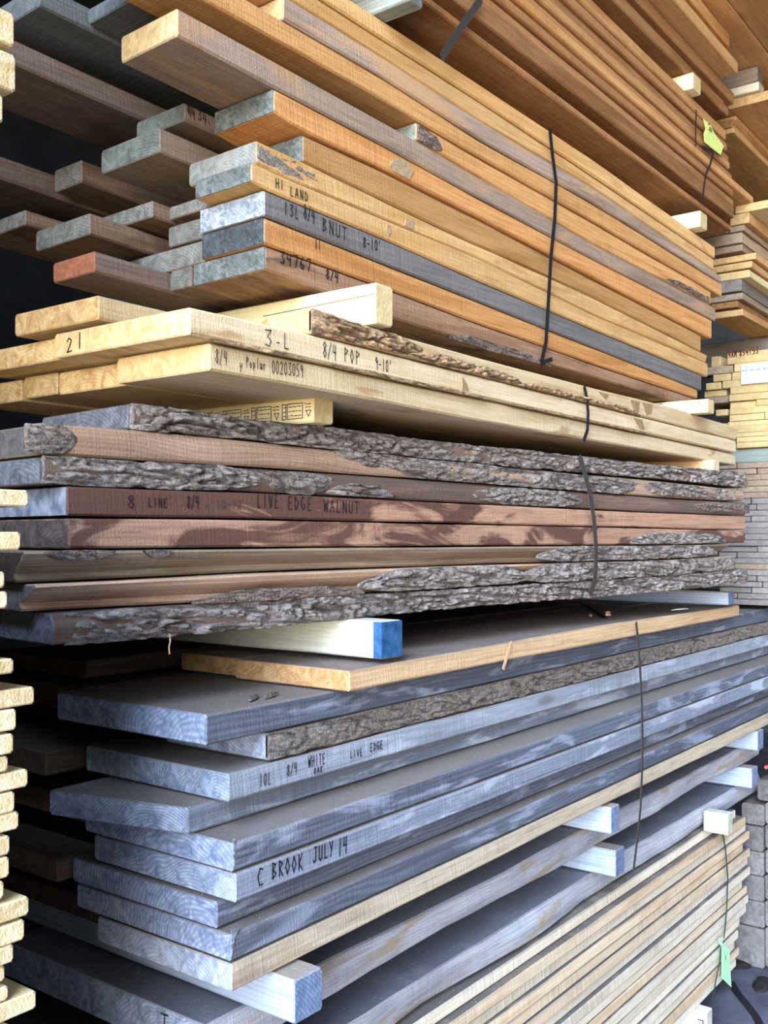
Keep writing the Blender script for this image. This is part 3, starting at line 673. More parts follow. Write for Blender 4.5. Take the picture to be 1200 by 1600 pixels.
bark(w7, 'bark_brown', [(300, 570, -.02, .42)], .007, .009, label='stringy brown bark on the lower edge')
bark(w8, 'bark', [(100, 1166, -.02, 1.0)], .017, .018)
endcoat(w4, 'end_blue', 'bluish waxed end')
write(w4, [('8', 197, 794, 213, 794, 20), ('LINE', 230, 792, 262, 793, 14), ('8/4', 291, 794, 311, 794, 19), ('LIVE', 400, 793, 436, 794, 22), ('EDGE', 448, 796, 488, 798, 21), ('WALNUT', 504, 799, 562, 803, 19)], wpx=1.5)
write(w4, [('x 10-12', 318, 794, 378, 795, 13)], 'ink_faint', wpx=1.3, label='faded handwriting')
for r_, px0, px1, lab in ((w1, 205, 88, 'shaded walnut slab behind the top bark-covered slab of the live-edge bundle'),):
    back(r_, lab, 'walnut_dark', YW + .318, YW + .6, PW.X(150, YW + .318), group=WG, name='walnut_slab')
for r_, a in ((w2, .318), (w3, .318), (w4, .31), (w5, .31), (w6, .31), (w7, .31), (w8, .318)):
    back(r_, 'unlit slab deep behind the front row of the walnut bundle', 'walnut_dark', YW + a, YW + .85, o_info[r_.name]['x0'] + random.uniform(-.03, .08), group='unlit slabs inside the walnut bundle', name='walnut_slab')

# ------------------------------------------------------------ grey oak bundle
OG = 'boards on the front of the grey oak bundle'
def O_(lab, mat, zt, zb, pxl_, pxr, y, w=.26, **kw):
    f = lambda v: (v if callable(v) else (lambda x: v))
    return board(PK0, 'board', lab, mat, f(zt), f(zb), PK0.X(pxl_, y), PK0.X(pxr, y), y, w, group=OG, **kw)
o1 = O_('orange-tan board on top of the grey bundle, under the blue-ended spacer', 'oak_orange', lambda x: -.2505 + .004 * math.sin(x * 3), -.2985, 545, 1155, 1.22, w=.31, wave=.003)
o2 = O_('grey oak board second from top, ringed bluish end grain at left', 'oak_dark', -.2985, -.355, 322, 1330, 1.267, w=.42)
o3 = O_('brownish oak board with waney rough edge, third from top of the grey bundle', 'oak_waney', -.355, -.409, 419, 1340, 1.272, w=.28, wave=.004)
o4 = O_('light grey oak board marked 10L 8/4 WHITE OAK LIVE EDGE', 'oak_light', -.409, -.462, 357, 1340, 1.267, w=.40)
o5 = O_('thin-looking grey oak board set back under the marked white oak one', 'oak_grey', -.462, -.511, 295, 1335, 1.305, w=.30, wave=.006, skew0=-.07)
o6 = O_('dark grey oak board with wide dusty top ledge, sixth from top', 'oak_dark', -.511, -.563, 363, 1340, 1.218, w=.40)
o7 = O_('grey oak board marked C BROOK JULY 14', 'oak_grey', -.563, -.615, 368, 1340, 1.214, w=.38)
o8 = O_('blue-grey oak board recessed beneath the one marked JULY 14', 'oak_dark', -.615, -.665, 339, 1335, 1.25, w=.4)
o9 = O_('dark grey oak board with a white chipped corner, second from the bottom of the bundle', 'oak_dark', -.665, -.715, 360, 1340, 1.222, w=.42)
o10 = O_('tan-faced bottom oak board with pale blue end', 'oak_tan', -.715, lambda x: -.764 - .003 * math.sin(x * 2), 362, 1335, 1.22, w=.36, wave=.003)
bark(o3, 'bark_oak', [(419, 1240, .03, .97)], .006, .006, label='brown waney edge')
write(o4, [('10L', 404, 1229, 424, 1225, 19), ('8/4', 447, 1213, 464, 1207, 17), ('WHITE', 480, 1199, 508, 1193, 17), ('OAK', 489, 1210, 504, 1206, 10), ('LIVE', 546, 1185, 566, 1180, 11), ('EDGE', 577, 1175, 598, 1169, 13)], wpx=1.4)
write(o7, [('C', 400, 1386, 414, 1382, 28), ('BROOK', 423, 1374, 474, 1357, 25), ('JULY', 488, 1349, 521, 1336, 24), ('14', 527, 1338, 543, 1331, 26)], wpx=2.2)
stain(o9, [(361, 1453), (374, 1449), (366, 1466), (363, 1488), (361, 1494)], 'end_wax_pale', 'white chipped corner')
stain(o6, [(364, 1311), (367, 1310), (366.5, 1354), (364, 1355)], 'end_wax_pale', 'pale bare strip at the corner')
OB = 'boards behind the front row of the grey oak bundle'
def OBk(ref, lab, mat, ya, yb, x0, **kw): return back(ref, lab, mat, ya, yb, x0, group=OB, **kw)
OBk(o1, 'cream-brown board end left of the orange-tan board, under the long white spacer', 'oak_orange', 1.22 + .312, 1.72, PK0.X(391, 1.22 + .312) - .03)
OBk(o1, 'shaded board end in the dark, far left of the orange-tan board', 'shade_brown', 1.76, 2.1, 1.30)
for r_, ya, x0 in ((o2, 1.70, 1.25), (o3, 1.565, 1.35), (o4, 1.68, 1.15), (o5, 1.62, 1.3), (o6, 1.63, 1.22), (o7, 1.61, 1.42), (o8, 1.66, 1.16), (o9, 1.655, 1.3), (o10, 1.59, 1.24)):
    back(r_, 'unlit board deep behind the front row of the grey oak bundle', 'shade_brown', ya, 2.15, x0, group='unlit boards inside the grey oak bundle')
# two live-edge planks under the bundle
l1 = O_('long weathered live-edge plank directly beneath the grey bundle, dark sawn top', 'live_grey', lambda x: -.848, lambda x: -.92 + .004 * math.sin(4 * x), 322, 1186, 1.30, w=.62, wave=.018, bulge=.006)
l2 = O_('long grey live-edge plank lowest in the main stack, above the bottom stack', 'live_grey', lambda x: -1.012, lambda x: -1.088, 300, 1187, 1.325, w=.36, wave=.018, bulge=.006)
write_end(l1, [('T', 250, 1596, 268, 1603, 14)], wpx=2.2)
back(l1, 'unlit plank deep behind the live-edge planks', 'shade_brown', 1.95, 2.25, 1.2, group='unlit planks under the grey bundle')
back(l2, 'unlit plank deep behind the live-edge planks', 'shade_brown', 1.72, 2.15, 1.2, group='unlit planks under the grey bundle')

# ------------------------------------------------------------ spacers
def st(lab, mat, pa, pb, yend, z0, z1, depth=.8, **kw):
    """end face between pixel columns pa and pb"""
    return stick('spacer_stick', lab, mat, PK0.X(pa, yend), PK0.X(pb, yend), yend, yend + depth, z0, z1, group='wood spacers between the bundles', **kw)
s1 = st('cream spacer stick under the left of the upper bundle, square end toward us', 'dunnage_cream', 587, 614, 1.19, .418, .497)
s1b = st('cream printed spacer end under the right of the upper bundle', 'dunnage_cream', 1106, 1116, 1.15, .416, .461)
s2 = st('yellow spacer stick stamped with small black marks, on the bark at left', 'dunnage_cream', 490, 521, 1.295, .226, .276)
s2b = st('pinkish grainy spacer end beneath the right end of the poplar', 'dunnage_pink', 1115, 1124, 1.19, .2735 - .05, .2715)
s3 = st('white painted square spacer with blue end, beneath the bark bundle', 'dunnage_white', 596, 627, 1.225, -.2455, -.170)
V_ = []; F_ = [(0, 1, 2, 3), (7, 6, 5, 4)]
i_ = o_info[s3.name]
for dx in (-.0015, .02): V_ += [(dx, -.0 + .0012, -.0012 + .002), (dx, .0012, i_['h'] - .001), (dx, -i_['w'] - .0012, i_['h'] - .001), (dx, -i_['w'] - .0012, .001)]
F_ += [(k, k + 4, (k + 1) % 4 + 4, (k + 1) % 4) for k in range(4)]
pe = meshobj('painted_end', V_, [tuple(reversed(f)) for f in F_] if False else F_, 'blue_paint', (0, 0, 0), 0, s3); pe['label'] = 'blue painted end'
s3b = st('grey-white spacer under the right end of the bark bundle', 'dunnage_grey', 1138, 1147, 1.20, -.2455, -.198)
s4 = st('grey square timber spacer jutting out at the bottom left under the grey bundle', 'dunnage_grey', 460, 504, 1.172, -.8445, -.768, depth=.9)
sA = st('pale square spacer under the middle of the grey bundle, upper of two', 'dunnage_grey', 955, 968, 1.205, -.8445, -.768, depth=.9)
sA2 = st('pale spacer under the far right of the grey bundle, upper of two', 'dunnage_grey', 1184, 1193, 1.215, -.8445, -.768, depth=.9)
sB = st('pale square spacer between the two live-edge planks, lower middle', 'dunnage_grey', 962, 976, 1.245, -1.008, -.928, depth=.85)
sB2 = st('bluish spacer between the right ends of the two live-edge planks', 'dunnage_grey', 1175, 1184, 1.25, -1.008, -.928, depth=.85)
sBl = st('spacer between the left ends of the two live-edge planks', 'dunnage_grey', 430, 475, 1.26, -1.008, -.928, depth=.85)
st('grey-green square spacer end on top of the upper bundle at the top of the picture', 'dunnage_green', 640, 661, 1.25, 1.150, 1.205, depth=.9)
st('bright cream spacer end on top of the upper bundle at its right', 'dunnage_cream', 1094, 1105, 1.24, 1.094, 1.150, depth=.9)
# printed stamps
def stamp(stk, segs, mat='ink', label='printed black stamp', w=.0014):
    V, Fc = [], []
    v, f = ribbon(segs, w, lambda a, b: (a, b), 0)
    V = [(p[0], .0015, p[1]) for p in v]; Fc = f          # the -X side of a spacer (its local +Y)
    o = meshobj('stamp', V, Fc, mat, (0, 0, 0), 0, stk); o['label'] = label
def boxp(a, b, c, d): return [(a, b), (c, b), (c, d), (a, d), (a, b)]
def scrib(a, b, c, d, n, rows):
    out = []
    for r_ in range(rows):
        zz = b + (d - b) * (r_ + .5) / rows; k = a
        while k < c:
            l = random.uniform(.004, .010); out.append([(k, zz), (min(c, k + l), zz + random.uniform(-.001, .001))]); k += l + .003
    return out
seg = []
for k in range(7):
    b0 = .006 + k * .085
    seg += scrib(b0, .028, b0 + .016, .040, 2, 2) + [[(b0, .024), (b0 + .013, .024), (b0 + .006, .012), (b0, .024)]]
    seg += [boxp(b0 + .022, .010, b0 + .062, .040), boxp(b0 + .066, .010, b0 + .076, .040)]
    seg += scrib(b0 + .026, .012, b0 + .058, .038, 3, 3) + scrib(b0 + .067, .012, b0 + .074, .038, 3, 3)
stamp(s2, seg)
stamp(s1b, scrib(.03, .030, .20, .042, 3, 2) + [boxp(.01, .026, .03, .040)], 'ink_faint', 'faint printed marks')
stamp(s1, [[(0.0, .056), (.30, .052)]], 'ink_faint', 'fine saw groove', .0012)

# ------------------------------------------------------------ reddish bundles overhead
def C(v): return lambda x: v
def ov(lab, mat, zb, zt, pl_, pr, y, w, group, x0=None):
    return board(PK0, 'board', lab, mat, C(zt), C(zb), x0 if x0 is not None else PK0.X(pl_, y), min(PK0.X(pr, y), 4.21 if pr != 1177 else 9.), y, w, group=group, gap=.0012)
zV = lambda y_: (HY - y_) / F * 3.066
VG = 'reddish boards of the bundle above the upper bundle'
vr = [(219, 207, 1143, 0, 'red_brown'), (207, 189, 1138, .045, 'red_brown'), (189, 160, 1147, .0, 'red_brown'), (160, 144, 1146, .012, 'red_brown'), (144, 128, 1146, .004, 'red_brown'),
      (128, 112, 1177, -.006, 'red_brown_light'), (112, 96, 1144, .010, 'red_brown'), (96, 80, 1140, .002, 'red_brown_light'), (80, 62, 1138, .014, 'red_brown'), (62, 45, 1136, .004, 'red_brown'), (45, 24, 1134, 0., 'red_brown_light')]
nV = len(vr)
for i, (a, b, pr, dy, m) in enumerate(vr):
    lab = ['thin reddish board lowest on the front of the overhead bundle', 'recessed dark board second from the bottom of the overhead bundle'][i] if i < 2 else \
        ('reddish board of the overhead bundle whose end sticks out furthest right' if pr == 1177 else 'reddish board, %s from the bottom on the front of the overhead bundle' % ORDN[i])
    ov(lab, m, zV(a), zV(b), 540, pr, 1.30 + dy, .2, VG)
for k in range(3):
    ov('unlit underside board of the overhead reddish bundle', 'red_brown', zV(219), zV(207), 0, 1143, 1.503 + k * .205, .202, 'underside boards of the overhead reddish bundle', x0=1.66 + .05 * k)
wz = zV(24) + .060
WGp = 'boards of the second overhead bundle'
ov('brown board lowest on the second overhead bundle, at the top right', 'red_brown', wz, wz + .046, 700, 1131, 1.30, .22, WGp)
ov('dark recessed board of the second overhead bundle', 'red_brown', wz + .046, wz + .085, 700, 1138, 1.335, .2, WGp)
ov('brown board topmost of the second overhead bundle, longer at its right end', 'red_brown', wz + .085, wz + .134, 700, 1147, 1.31, .22, WGp)
for k in range(3):
    ov('unlit grey underside board of the second overhead bundle', 'crib', wz, wz + .046, 0, 1131, 1.523 + k * .225, .222, 'underside boards of the second overhead bundle', x0=2.1 + .04 * k)
xz = wz + .136
ov('pale tan overhanging board with tan edge at the top right', 'warm_tan', xz, xz + .046, 860, 1153, 1.245, .24, WGp)
ov('brown board lying on the pale tan overhanging one at the top right', 'red_brown', xz + .046, xz + .10, 860, 1149, 1.285, .25, WGp)
ov('brown board third up above the pale tan overhanging one', 'red_brown_light', xz + .10, xz + .15, 860, 1140, 1.27, .25, WGp)
for k in range(2):
    ov('unlit grey board behind the pale tan overhanging one', 'crib', xz, xz + .046, 0, 1150, 1.488 + k * .25, .247, 'underside boards behind the pale tan overhanging one', x0=2.6)
st('cream spacer end with torn paper, on top of the overhead reddish bundle', 'dunnage_cream', 1083, 1095, 1.272, zV(24) + .001, wz - .001, depth=.8)
st('spacer on the far left top of the overhead reddish bundle', 'dunnage_cream', 800, 815, 1.32, zV(24) + .001, wz - .001, depth=.8)

# ------------------------------------------------------------ stacks in the next bay
XB = 4.25
tB = lambda px: XB / PK0.d(px)[0]
zB = lambda px, y_: (HY - y_) / F * tB(px)
def bay(lab, mat, pr, pl_, zt, zb, L=2.3, group=None, dx=0., **kw):
    ya, yb = PK0.Y(pr, XB), PK0.Y(pl_, XB)
    return board(PK0, 'board', lab, mat, C(zt), C(zb), XB + dx, XB + L, ya + .001, yb - ya - .002, group=group, gap=.0007, jit=.0003, bev=kw.pop('bev', .0012), **kw)
rows = [547, 565, 578, 590, 602, 613, 624, 634, 645, 656, 664, 675, 682, 690, 699]
spl = [(1135, 1121, 1106), (1146, 1143, 1100), (1142, 1140, 1112), (1127, 1124, 1100), (1140, 1130, 1095), (1138, 1135, 1098), (1180, 1179, 1137), (1138, 1134, 1115), (1194, 1193, 1138), (1136, 1134, 1116), (1132, 1122, 1096), (1145, 1142, 1100), (1150, 1147, 1100), (1150, 1147, 1110)]
YG = 'pale yellow boards stacked in the next bay'
for i, (a, b_, c) in enumerate(spl):
    zt, zb = zB(1180, rows[i]), zB(1180, rows[i + 1])
    r0 = bay('yellow board end with reddish scrawl, topmost in the stack at the right edge' if i == 0 else 'yellow board end, %s row down at the right of the next bay stack' % ORDN[i], 'yellow_pine', 1218, a, zt, zb, group=YG, dx=random.uniform(0, .012))
    if i == 0: top_y = r0
    bay('yellow board end, %s row down, next to the main bundles' % ORDN[i], random.choice(['yellow_pine', 'yellow_pine', 'grey_brown_ends']), b_, c, zt - .001, zb + .001, group=YG, dx=random.uniform(.01, .05))
def end_word(parent, words, mat): write_end(parent, words, mat, wpx=1.5, label='reddish-brown scrawl')
end_word(top_y, [('4AM', 1138, 559, 1152, 557, 8), ('854153', 1155, 557, 1186, 552, 9)], 'ink_red')
# shipping label on that stack
yl0, yl1 = PK0.Y(1203, XB), PK0.Y(1158.5, XB); zl1, zl0 = zB(1180, 568), zB(1180, 599)
lb = meshobj('paper_label', [(0, 0, 0), (0, yl1 - yl0, 0), (0, yl1 - yl0, zl1 - zl0), (0, 0, zl1 - zl0)] + [(.001, 0, 0), (.001, yl1 - yl0, 0), (.001, yl1 - yl0, zl1 - zl0), (.001, 0, zl1 - zl0)],
             [(3, 2, 1, 0), (4, 5, 6, 7), (0, 1, 5, 4), (1, 2, 6, 5), (2, 3, 7, 6), (3, 0, 4, 7)], 'paper', PK0.world(XB - .004, yl0, zl0))
tag(lb, 'white printed shipping label on the yellow stack at the right edge', 'label')
Hh, Wl = zl1 - zl0, yl1 - yl0
def lscr(v, a, b, n, h):
    out = []; k = a
    while k < b:
        l = random.uniform(.002, .006); out += [[(Wl - k, v), (Wl - min(b, k + l), v)]]; k += l + .0015
    return out
segs = lscr(Hh * .86, .004, Wl - .004, 0, 0) + lscr(Hh * .50, .005, .03, 0, 0) + lscr(Hh * .36, .005, .035, 0, 0) + lscr(Hh * .24, .005, .03, 0, 0) + lscr(Hh * .50, .05, .09, 0, 0) + lscr(Hh * .36, .05, .06, 0, 0) + lscr(Hh * .24, .05, .058, 0, 0)
k = .005
while k < Wl - .006:
    segs.append([(Wl - k, Hh * .63), (Wl - k, Hh * .74)]); k += random.choice([.0025, .003, .004])
v, f = ribbon(segs, .0016, lambda a, b: (a, b), 0)
meshobj('printing', [(-.0006, p[0], p[1]) for p in v], f, 'ink_blue', (0, 0, 0), 0, lb)
# grey stack below it
GGp = 'thin grey boards stacked below the yellow ones in the next bay'
y_ = 722.; i = 0
while y_ < 946:
    h = random.choice([9.2, 9.4, 9.6])
    zt, zb = zB(1185, y_), zB(1185, y_ + h); sp = random.choice([1150, 1162, 1172, 1181, 1190])
    m = 'grey_brown_ends' if y_ < 775 else random.choice(['grey_ends', 'grey_ends', 'grey_brown_ends'])
    two = random.random() < .45
    bay('grey board end, %s row down at the right of the grey bay stack' % ORDN[i], m, 1218, sp + 1 if two else 1122, zt, zb, group=GGp, dx=random.uniform(0, .012))
    if two: bay('grey board end, %s row down at the left of the grey bay stack' % ORDN[i], m, sp - .5, 1122, zt - .001, zb + .001, group=GGp, dx=random.uniform(0, .02))
    y_ += h; i += 1
zlast = zb
stick('spacer_stick', 'olive spacer between the yellow and the grey stack of the next bay', 'dunnage_green', XB + .03, XB + .10, PK0.Y(1218, XB), 1.9, zB(1185, 722) + .001, zB(1180, 699) - .001, group='wood spacers in the next bay')
stick('spacer_stick', 'hidden-side spacer further back between the yellow and grey stacks', 'dunnage_green', XB + 1.7, XB + 1.77, PK0.Y(1218, XB), 1.9, zB(1185, 722) + .001, zB(1180, 699) - .001, group='wood spacers in the next bay')
# mixed stack above the yellow one
MG = 'mixed boards of the stack above the yellow one'
ml = [(1170, 331, 349, 1140, 'warm_tan'), (1163, 350.5, 361, 1140, 'grey_brown_ends'), (1160, 362, 379.5, 1100, 'grey_brown_ends'), (1160, 381, 392.5, 1112, 'grey_brown_ends'), (1181, 394, 405.5, 1112, 'warm_tan'),
      (1174, 407, 419, 1112, 'warm_tan'), (1172, 420.5, 434, 1120, 'yellow_pine'), (1158, 435.5, 455, 1120, 'crib'), (1161, 456.5, 468, 1105, 'grey_brown_ends'), (1152, 469.5, 480.5, 1110, 'red_brown'), (1162, 482, 493.5, 1110, 'warm_tan')]
for i, (pr, a, b_, pl_, m) in enumerate(ml):
    o = bay('rough board, %s down in the mixed stack right of the upper bundle' % ORDN[i], m, pr, pl_, zB(pr, a), zB(pr, b_) + .003, group=MG, wave=.006)
zm1, zm0 = zB(1170, 331), zB(1162, 493.5); zy = zB(1180, 547)
for k, xx in enumerate((XB + .5, XB + 1.7)):
    stick('timber', ('dark bearer timber under the front of the mixed stack', 'dark bearer timber under the back of the mixed stack')[k], 'crib', xx, xx + .12, PK0.Y(1160, XB) - .03, 1.9, zy + .001, zm0 - .001, cat='timber', group='bearers under the mixed stack')
# upper tiers
TG = 'tiers at the top right of the next bay'
bay('cream board lying on top of the mixed stack, its end crossing the right frame edge', 'yellow_pine', 1216, 1148, zm1 + .036, zm1 + .002, group=TG)
zA = 1.700
for k, xx in enumerate((XB + 1.25, XB + 1.9)):
    stick('timber', ('tall bearer block under the warm tan tier', 'tall bearer block under the warm tan tier, further back')[k], 'crib', xx, xx + .14, 1.30, 2.0, zm1 + .038, zA - .001, cat='timber', group='bearers under the warm tan tier')
for k in range(4):
    ya = PK0.Y(1147, XB) + k * .205
    board(PK0, 'board', 'warm tan board with pale end, rightmost of the tier over the mixed stack' if k == 0 else 'warm tan underside board, %s from the right in the tier over the mixed stack' % ORDN[k], 'warm_tan', C(zA + .024), C(zA), XB, XB + 2.3, ya, .202, group=TG)
for k in range(3):
    board(PK0, 'board', 'brown board, %s layer above the warm tan tier at the right' % ORDN[k], random.choice(['warm_tan', 'red_brown_light']), C(zA + .0255 + (k + 1) * .024), C(zA + .0255 + k * .024), XB + .03 * k, XB + 2.3, PK0.Y(1147, XB) + .01, .5, group=TG)
zC = zA + .101
for k in range(4):
    ya = PK0.Y(1215, XB) + k * .205
    board(PK0, 'board', 'tan bright-ended board, %s from the right in the high tier at frame edge' % ORDN[k], 'warm_tan', C(zC + .042), C(zC), XB + .01 * k, XB + 2.3, ya, .202, group=TG)
zD = zC + .0435
stick('spacer_stick', 'pale square spacer end, lower of two, high at the right frame edge', 'dunnage_white', XB - .02, XB + .05, 1.26, 1.9, zD, zD + .035, group='wood spacers in the next bay')
stick('spacer_stick', 'pale square spacer end, upper of two, high at the right frame edge', 'grey_ends', XB - .02, XB + .05, 1.265, 1.9, zD + .037, zD + .10, group='wood spacers in the next bay')
stick('spacer_stick', 'spacer further back under the highest tier at the right', 'grey_ends', XB + 1.6, XB + 1.67, 1.1, 1.9, zD, zD + .10, group='wood spacers in the next bay')
for k in range(6):
    board(PK0, 'board', 'warm tan underside board, %s from the right in the topmost tier' % ORDN[k], 'warm_tan', C(zD + .15), C(zD + .102), 3.55 + .05 * k, 6.5, .98 + k * .225, .222, group=TG)

# ------------------------------------------------------------ bottom stack of thin boards
YT = 1.29
TGp = 'thin boards of the bottom stack'
rp = [1158, 1165, 1169, 1172, 1163, 1172, 1172, 1171, 1161, 1168, 1168, 1166, 1158, 1153, 1150, 1155, 1151]
sb = [.026, .004, .014, .006, .010, .004, .014, .0, .008, .006, .0, .004, .010, .002, .010, .004, .006]
z = -1.098
for i in range(17):
    h = .0360
    m = 'thin_cream' if i in (0, 2, 6, 7, 8, 10, 14) else ('thin_tan' if i in (1, 3, 4, 5, 9, 15) else random.choice(['thin_cream', 'thin_tan']))
    o = board(PK0, 'board', 'thin sawn board, %s down in the bottom stack at lower right' % ORDN[i], m, C(z), C(z - h), 1.15 + random.uniform(-.05, .08), PK0.X(rp[i], YT), YT + sb[i] - .004, .42, group=TGp, jit=.0006, gap=.0012)
    z -= h
zbot = z
sT = stick('spacer_stick', 'white spacer block on the floor under the right end of the bottom stack', 'dunnage_white', PK0.X(1104, 1.25), PK0.X(1113, 1.25), 1.25, YT + .43, -EYE + .001, zbot - .001, group='spacers of the bottom stack')
V_, F_ = ribbon([[(.012, .05), (.012, .02)], [(.012, .05), (.03, .05)], [(.012, .035), (.026, .035)], [(.012, .02), (.03, .02)]], .004, lambda a, b: (a, b), 0)
mk = meshobj('mark', [(p[0], .0015, p[1]) for p in V_], F_, 'ink', (0, 0, 0), 0, sT); mk['label'] = 'black letter mark'
stick('spacer_stick', 'spacer on the floor under the near part of the bottom stack', 'dunnage_white', 1.9, 1.98, YT, YT + .43, -EYE + .001, zbot - .001, group='spacers of the bottom stack')
stick('spacer_stick', 'white waxy spacer block on the right end of the bottom stack', 'dunnage_white', PK0.X(1137, 1.22), PK0.X(1145, 1.22), 1.22, YT + .02, -1.098, -1.022, group='spacers of the bottom stack')
# timber ends beyond it
def beam(lab, pr, pl_, ya, yb): return bay(lab, 'crib', pr, pl_, zB(1180, ya), zB(1180, yb), L=1.4, group='grey timber ends beyond the bottom stack', dx=random.uniform(0, .02), bev=.008)
yr = [1258, 1292, 1331, 1370, 1410, 1452, 1515]
for k in range(6):
    beam('grey timber end, %s down beside the right end of the bottom stack' % ORDN[k], 1193, (1156, 1150, 1148, 1140, 1140, 1138)[k], yr[k], yr[k + 1] - 1)
    beam('grey timber end, %s down at the right frame edge' % ORDN[k], 1232, 1194, yr[k] - 6, yr[k + 1] - 7)
beam('brownish timber end under the red rods at the right frame edge', 1240, 1181, 1218, 1251)
zr = zB(1180, 1218)
for k in range(9):
    a = Vector(PK0.world(XB + .03, 1.07 + .022 * k, zr + .004 + (k % 3) * .019)); b = Vector(PK0.world(XB + .75, .98 + .03 * k, zr + .004 + (k % 3) * .019))
    d = (b - a); n_ = 8; rs = []
    for q in range(6):
        p = a + d * q / 5; rs.append([tuple(p - a + Vector((0, math.cos(t_ * 2 * math.pi / n_) * .008, .008 + math.sin(t_ * 2 * math.pi / n_) * .008))) for t_ in range(n_)])
    v, f = sweep(rs); o = meshobj('rod', v, f, 'red_cable', a)
    tag(o, 'thin red rod in the bundle under the grey boards at the right frame edge', 'rod', 'red rods in a bundle')

# ------------------------------------------------------------ near stack at the left edge, board ends toward us
YL = 1.12
ll = [(26, 20, 74), (27, 86, 145), (7, 147, 193),
      (46, 765, 793), (-12, 796, 828), (36, 830, 860), (-12, 864, 890), (12, 892, 920), (15, 922.5, 951), (-12, 955, 985), (-14, 990, 1024), (23, 1028, 1053), (2, 1056, 1077), (58, 1072, 1102), (28, 1107, 1141), (22, 1145, 1178), (15, 1180, 1206),
      (47, 1201, 1230), (27, 1236, 1270), (34, 1268, 1297), (20, 1305, 1336), (18, 1338, 1372), (9, 1376, 1405), (46, 1400, 1430), (40, 1435, 1470), (23, 1474, 1503), (12, 1508, 1535), (18, 1540, 1566), (60, 1547, 1578), (20, 1600, 1630), (30, 1634, 1668), (10, 1672, 1700), (25, 1705, 1736)]
zz = [(PK0.z(p, a, YL), PK0.z(p, b_, YL)) for p, a, b_ in ll]
LG = 'boards of the near stack at the left edge'
nl = 0
for i, ((p, a, b_), (zt, zb)) in enumerate(zip(ll, zz)):
    if i + 1 < len(ll) and zz[i + 1][0] > zb: zb = zz[i + 1][0]
    if i == 10: zb = zz[11][0] + .001
    x1 = PK0.X(p, YL); yy = YL + random.uniform(0, .006)
    if i < 3: lab = ['thick cream board end at the top left corner', 'thick tan board end second from the top left corner', 'cream board end third from the top left corner, just in frame'][i]
    elif p < 0: lab = 'board of the near left stack set back out of the frame'
    else:
        nl += 1; lab = 'cream board end, %s down in the near stack at the left edge' % ORDN[nl - 1]
        if p in (46, 36, 58, 47, 60): lab = {46: 'cream board end sticking out %s, left edge' % ('above the bark slabs' if a < 800 else 'low in the near stack'), 36: 'cream board end beside the walnut boards, left edge, second sticking out', 58: 'cream board sticking out furthest right beside the white spacer, left edge', 47: 'cream board sticking out beside the marked white oak, left edge', 60: 'cream board sticking out furthest at the bottom left corner'}[p]
    stick('board', lab, 'left_cream', x1 - .24, x1, yy, yy + 1.5, zb + .0008, zt - .0008, cat='board', group=LG if p >= 0 else 'boards of the near left stack out of frame', bev=.003)
zlow = zz[-1][1]
stick('timber', 'bearer on the floor under the near left stack', 'crib', .52, .62, 1.26, 2.6, -EYE + .001, zlow - .001, cat='timber', group='bearers of the near left stack')
stick('timber', 'bearer on the floor under the near left stack, outer side', 'crib', .66, .72, 1.26, 2.6, -EYE + .001, zlow - .001, cat='timber', group='bearers of the near left stack')
stick('timber', 'tall bearer block under the top left boards, out of frame', 'crib', .60, .64, 1.9, 2.6, zz[3][0] + .001, zz[2][1] - .001, cat='timber', group='bearers of the near left stack')

# ------------------------------------------------------------ straps and tags
def onY(pk, y, pts): return [pk.world(pk.X(a, y), y, pk.z(a, b, y)) for a, b in pts]
strap('strap', 'black strap down the front of the upper bundle', 'strap_black', onY(PU, YU - .010, [(859, 201), (863, 240), (869, 285), (867, 340), (861, 400), (857, 470), (853, 535), (846, 566)]), .017)
strap('strap', 'short loose black strap tail at the foot of the upper bundle strap', 'strap_black', onY(PU, YU - .014, [(845, 571), (852, 565), (863, 561)]), .012)
strap('strap', 'short black strap across the poplar boards', 'strap_black', onY(PK0, YP - .006, [(913, 603), (917, 622), (919, 645), (918, 672), (912, 689)]), .014)
strap('strap', 'dark worn strap over the bark of the walnut bundle', 'strap_grey', onY(PW, YW - .040, [(905, 713), (914, 740), (922, 772), (928, 810), (931, 850), (931, 890), (929, 910), (921, 929)]), .022)
z1 = -.2475
zt_ = lambda a, b: PK0.onz(a, b, z1)
pA = [(*zt_(a, b), z1) for a, b in ((868, 942), (905, 942), (922, 950), (945, 966))]
strap('strap', 'black strap lying across the top of the orange-tan board', 'strap_black', [PK0.world(*p) for p in pA], .016, normal=(0, 0, 1))
strap('strap', 'long grey strap hanging down the front of the grey oak bundle', 'strap_grey', onY(PK0, 1.196, [(994, 972), (998, 1010), (1001, 1060), (1003, 1100), (1004, 1160), (1003, 1210), (1001, 1260), (996, 1310), (990, 1358)]), .013)
strap('strap', 'wide metal strap at the left of the overhead reddish bundle', 'strap_grey', onY(PK0, 1.285, [(752, -2), (735, 22), (716, 50), (690, 90)]), .020)
strap('strap', 'dark strap behind the yellow tag on the overhead reddish bundle', 'strap_black', onY(PK0, 1.286, [(1088, 172), (1087, 200), (1087, 228)]), .010)
strap('strap', 'black strap below the yellow tag on the overhead reddish bundle', 'strap_black', onY(PK0, 1.284, [(1096, 229), (1107, 234), (1115, 240), (1109, 258), (1103, 272), (1100, 292), (1097, 318)]), .011)
strap('strap', 'green-black strap down the bottom stack', 'strap_green', onY(PK0, YT - .014, [(1124, 1294), (1130, 1306), (1134, 1330), (1137, 1370), (1136, 1410), (1134, 1440), (1131, 1466)]), .011)
strap('strap', 'lower piece of strap behind the green tag, reaching the floor', 'strap_green', onY(PK0, YT - .016, [(1128, 1468), (1125, 1500), (1118, 1535), (1113, 1566)]), .010)
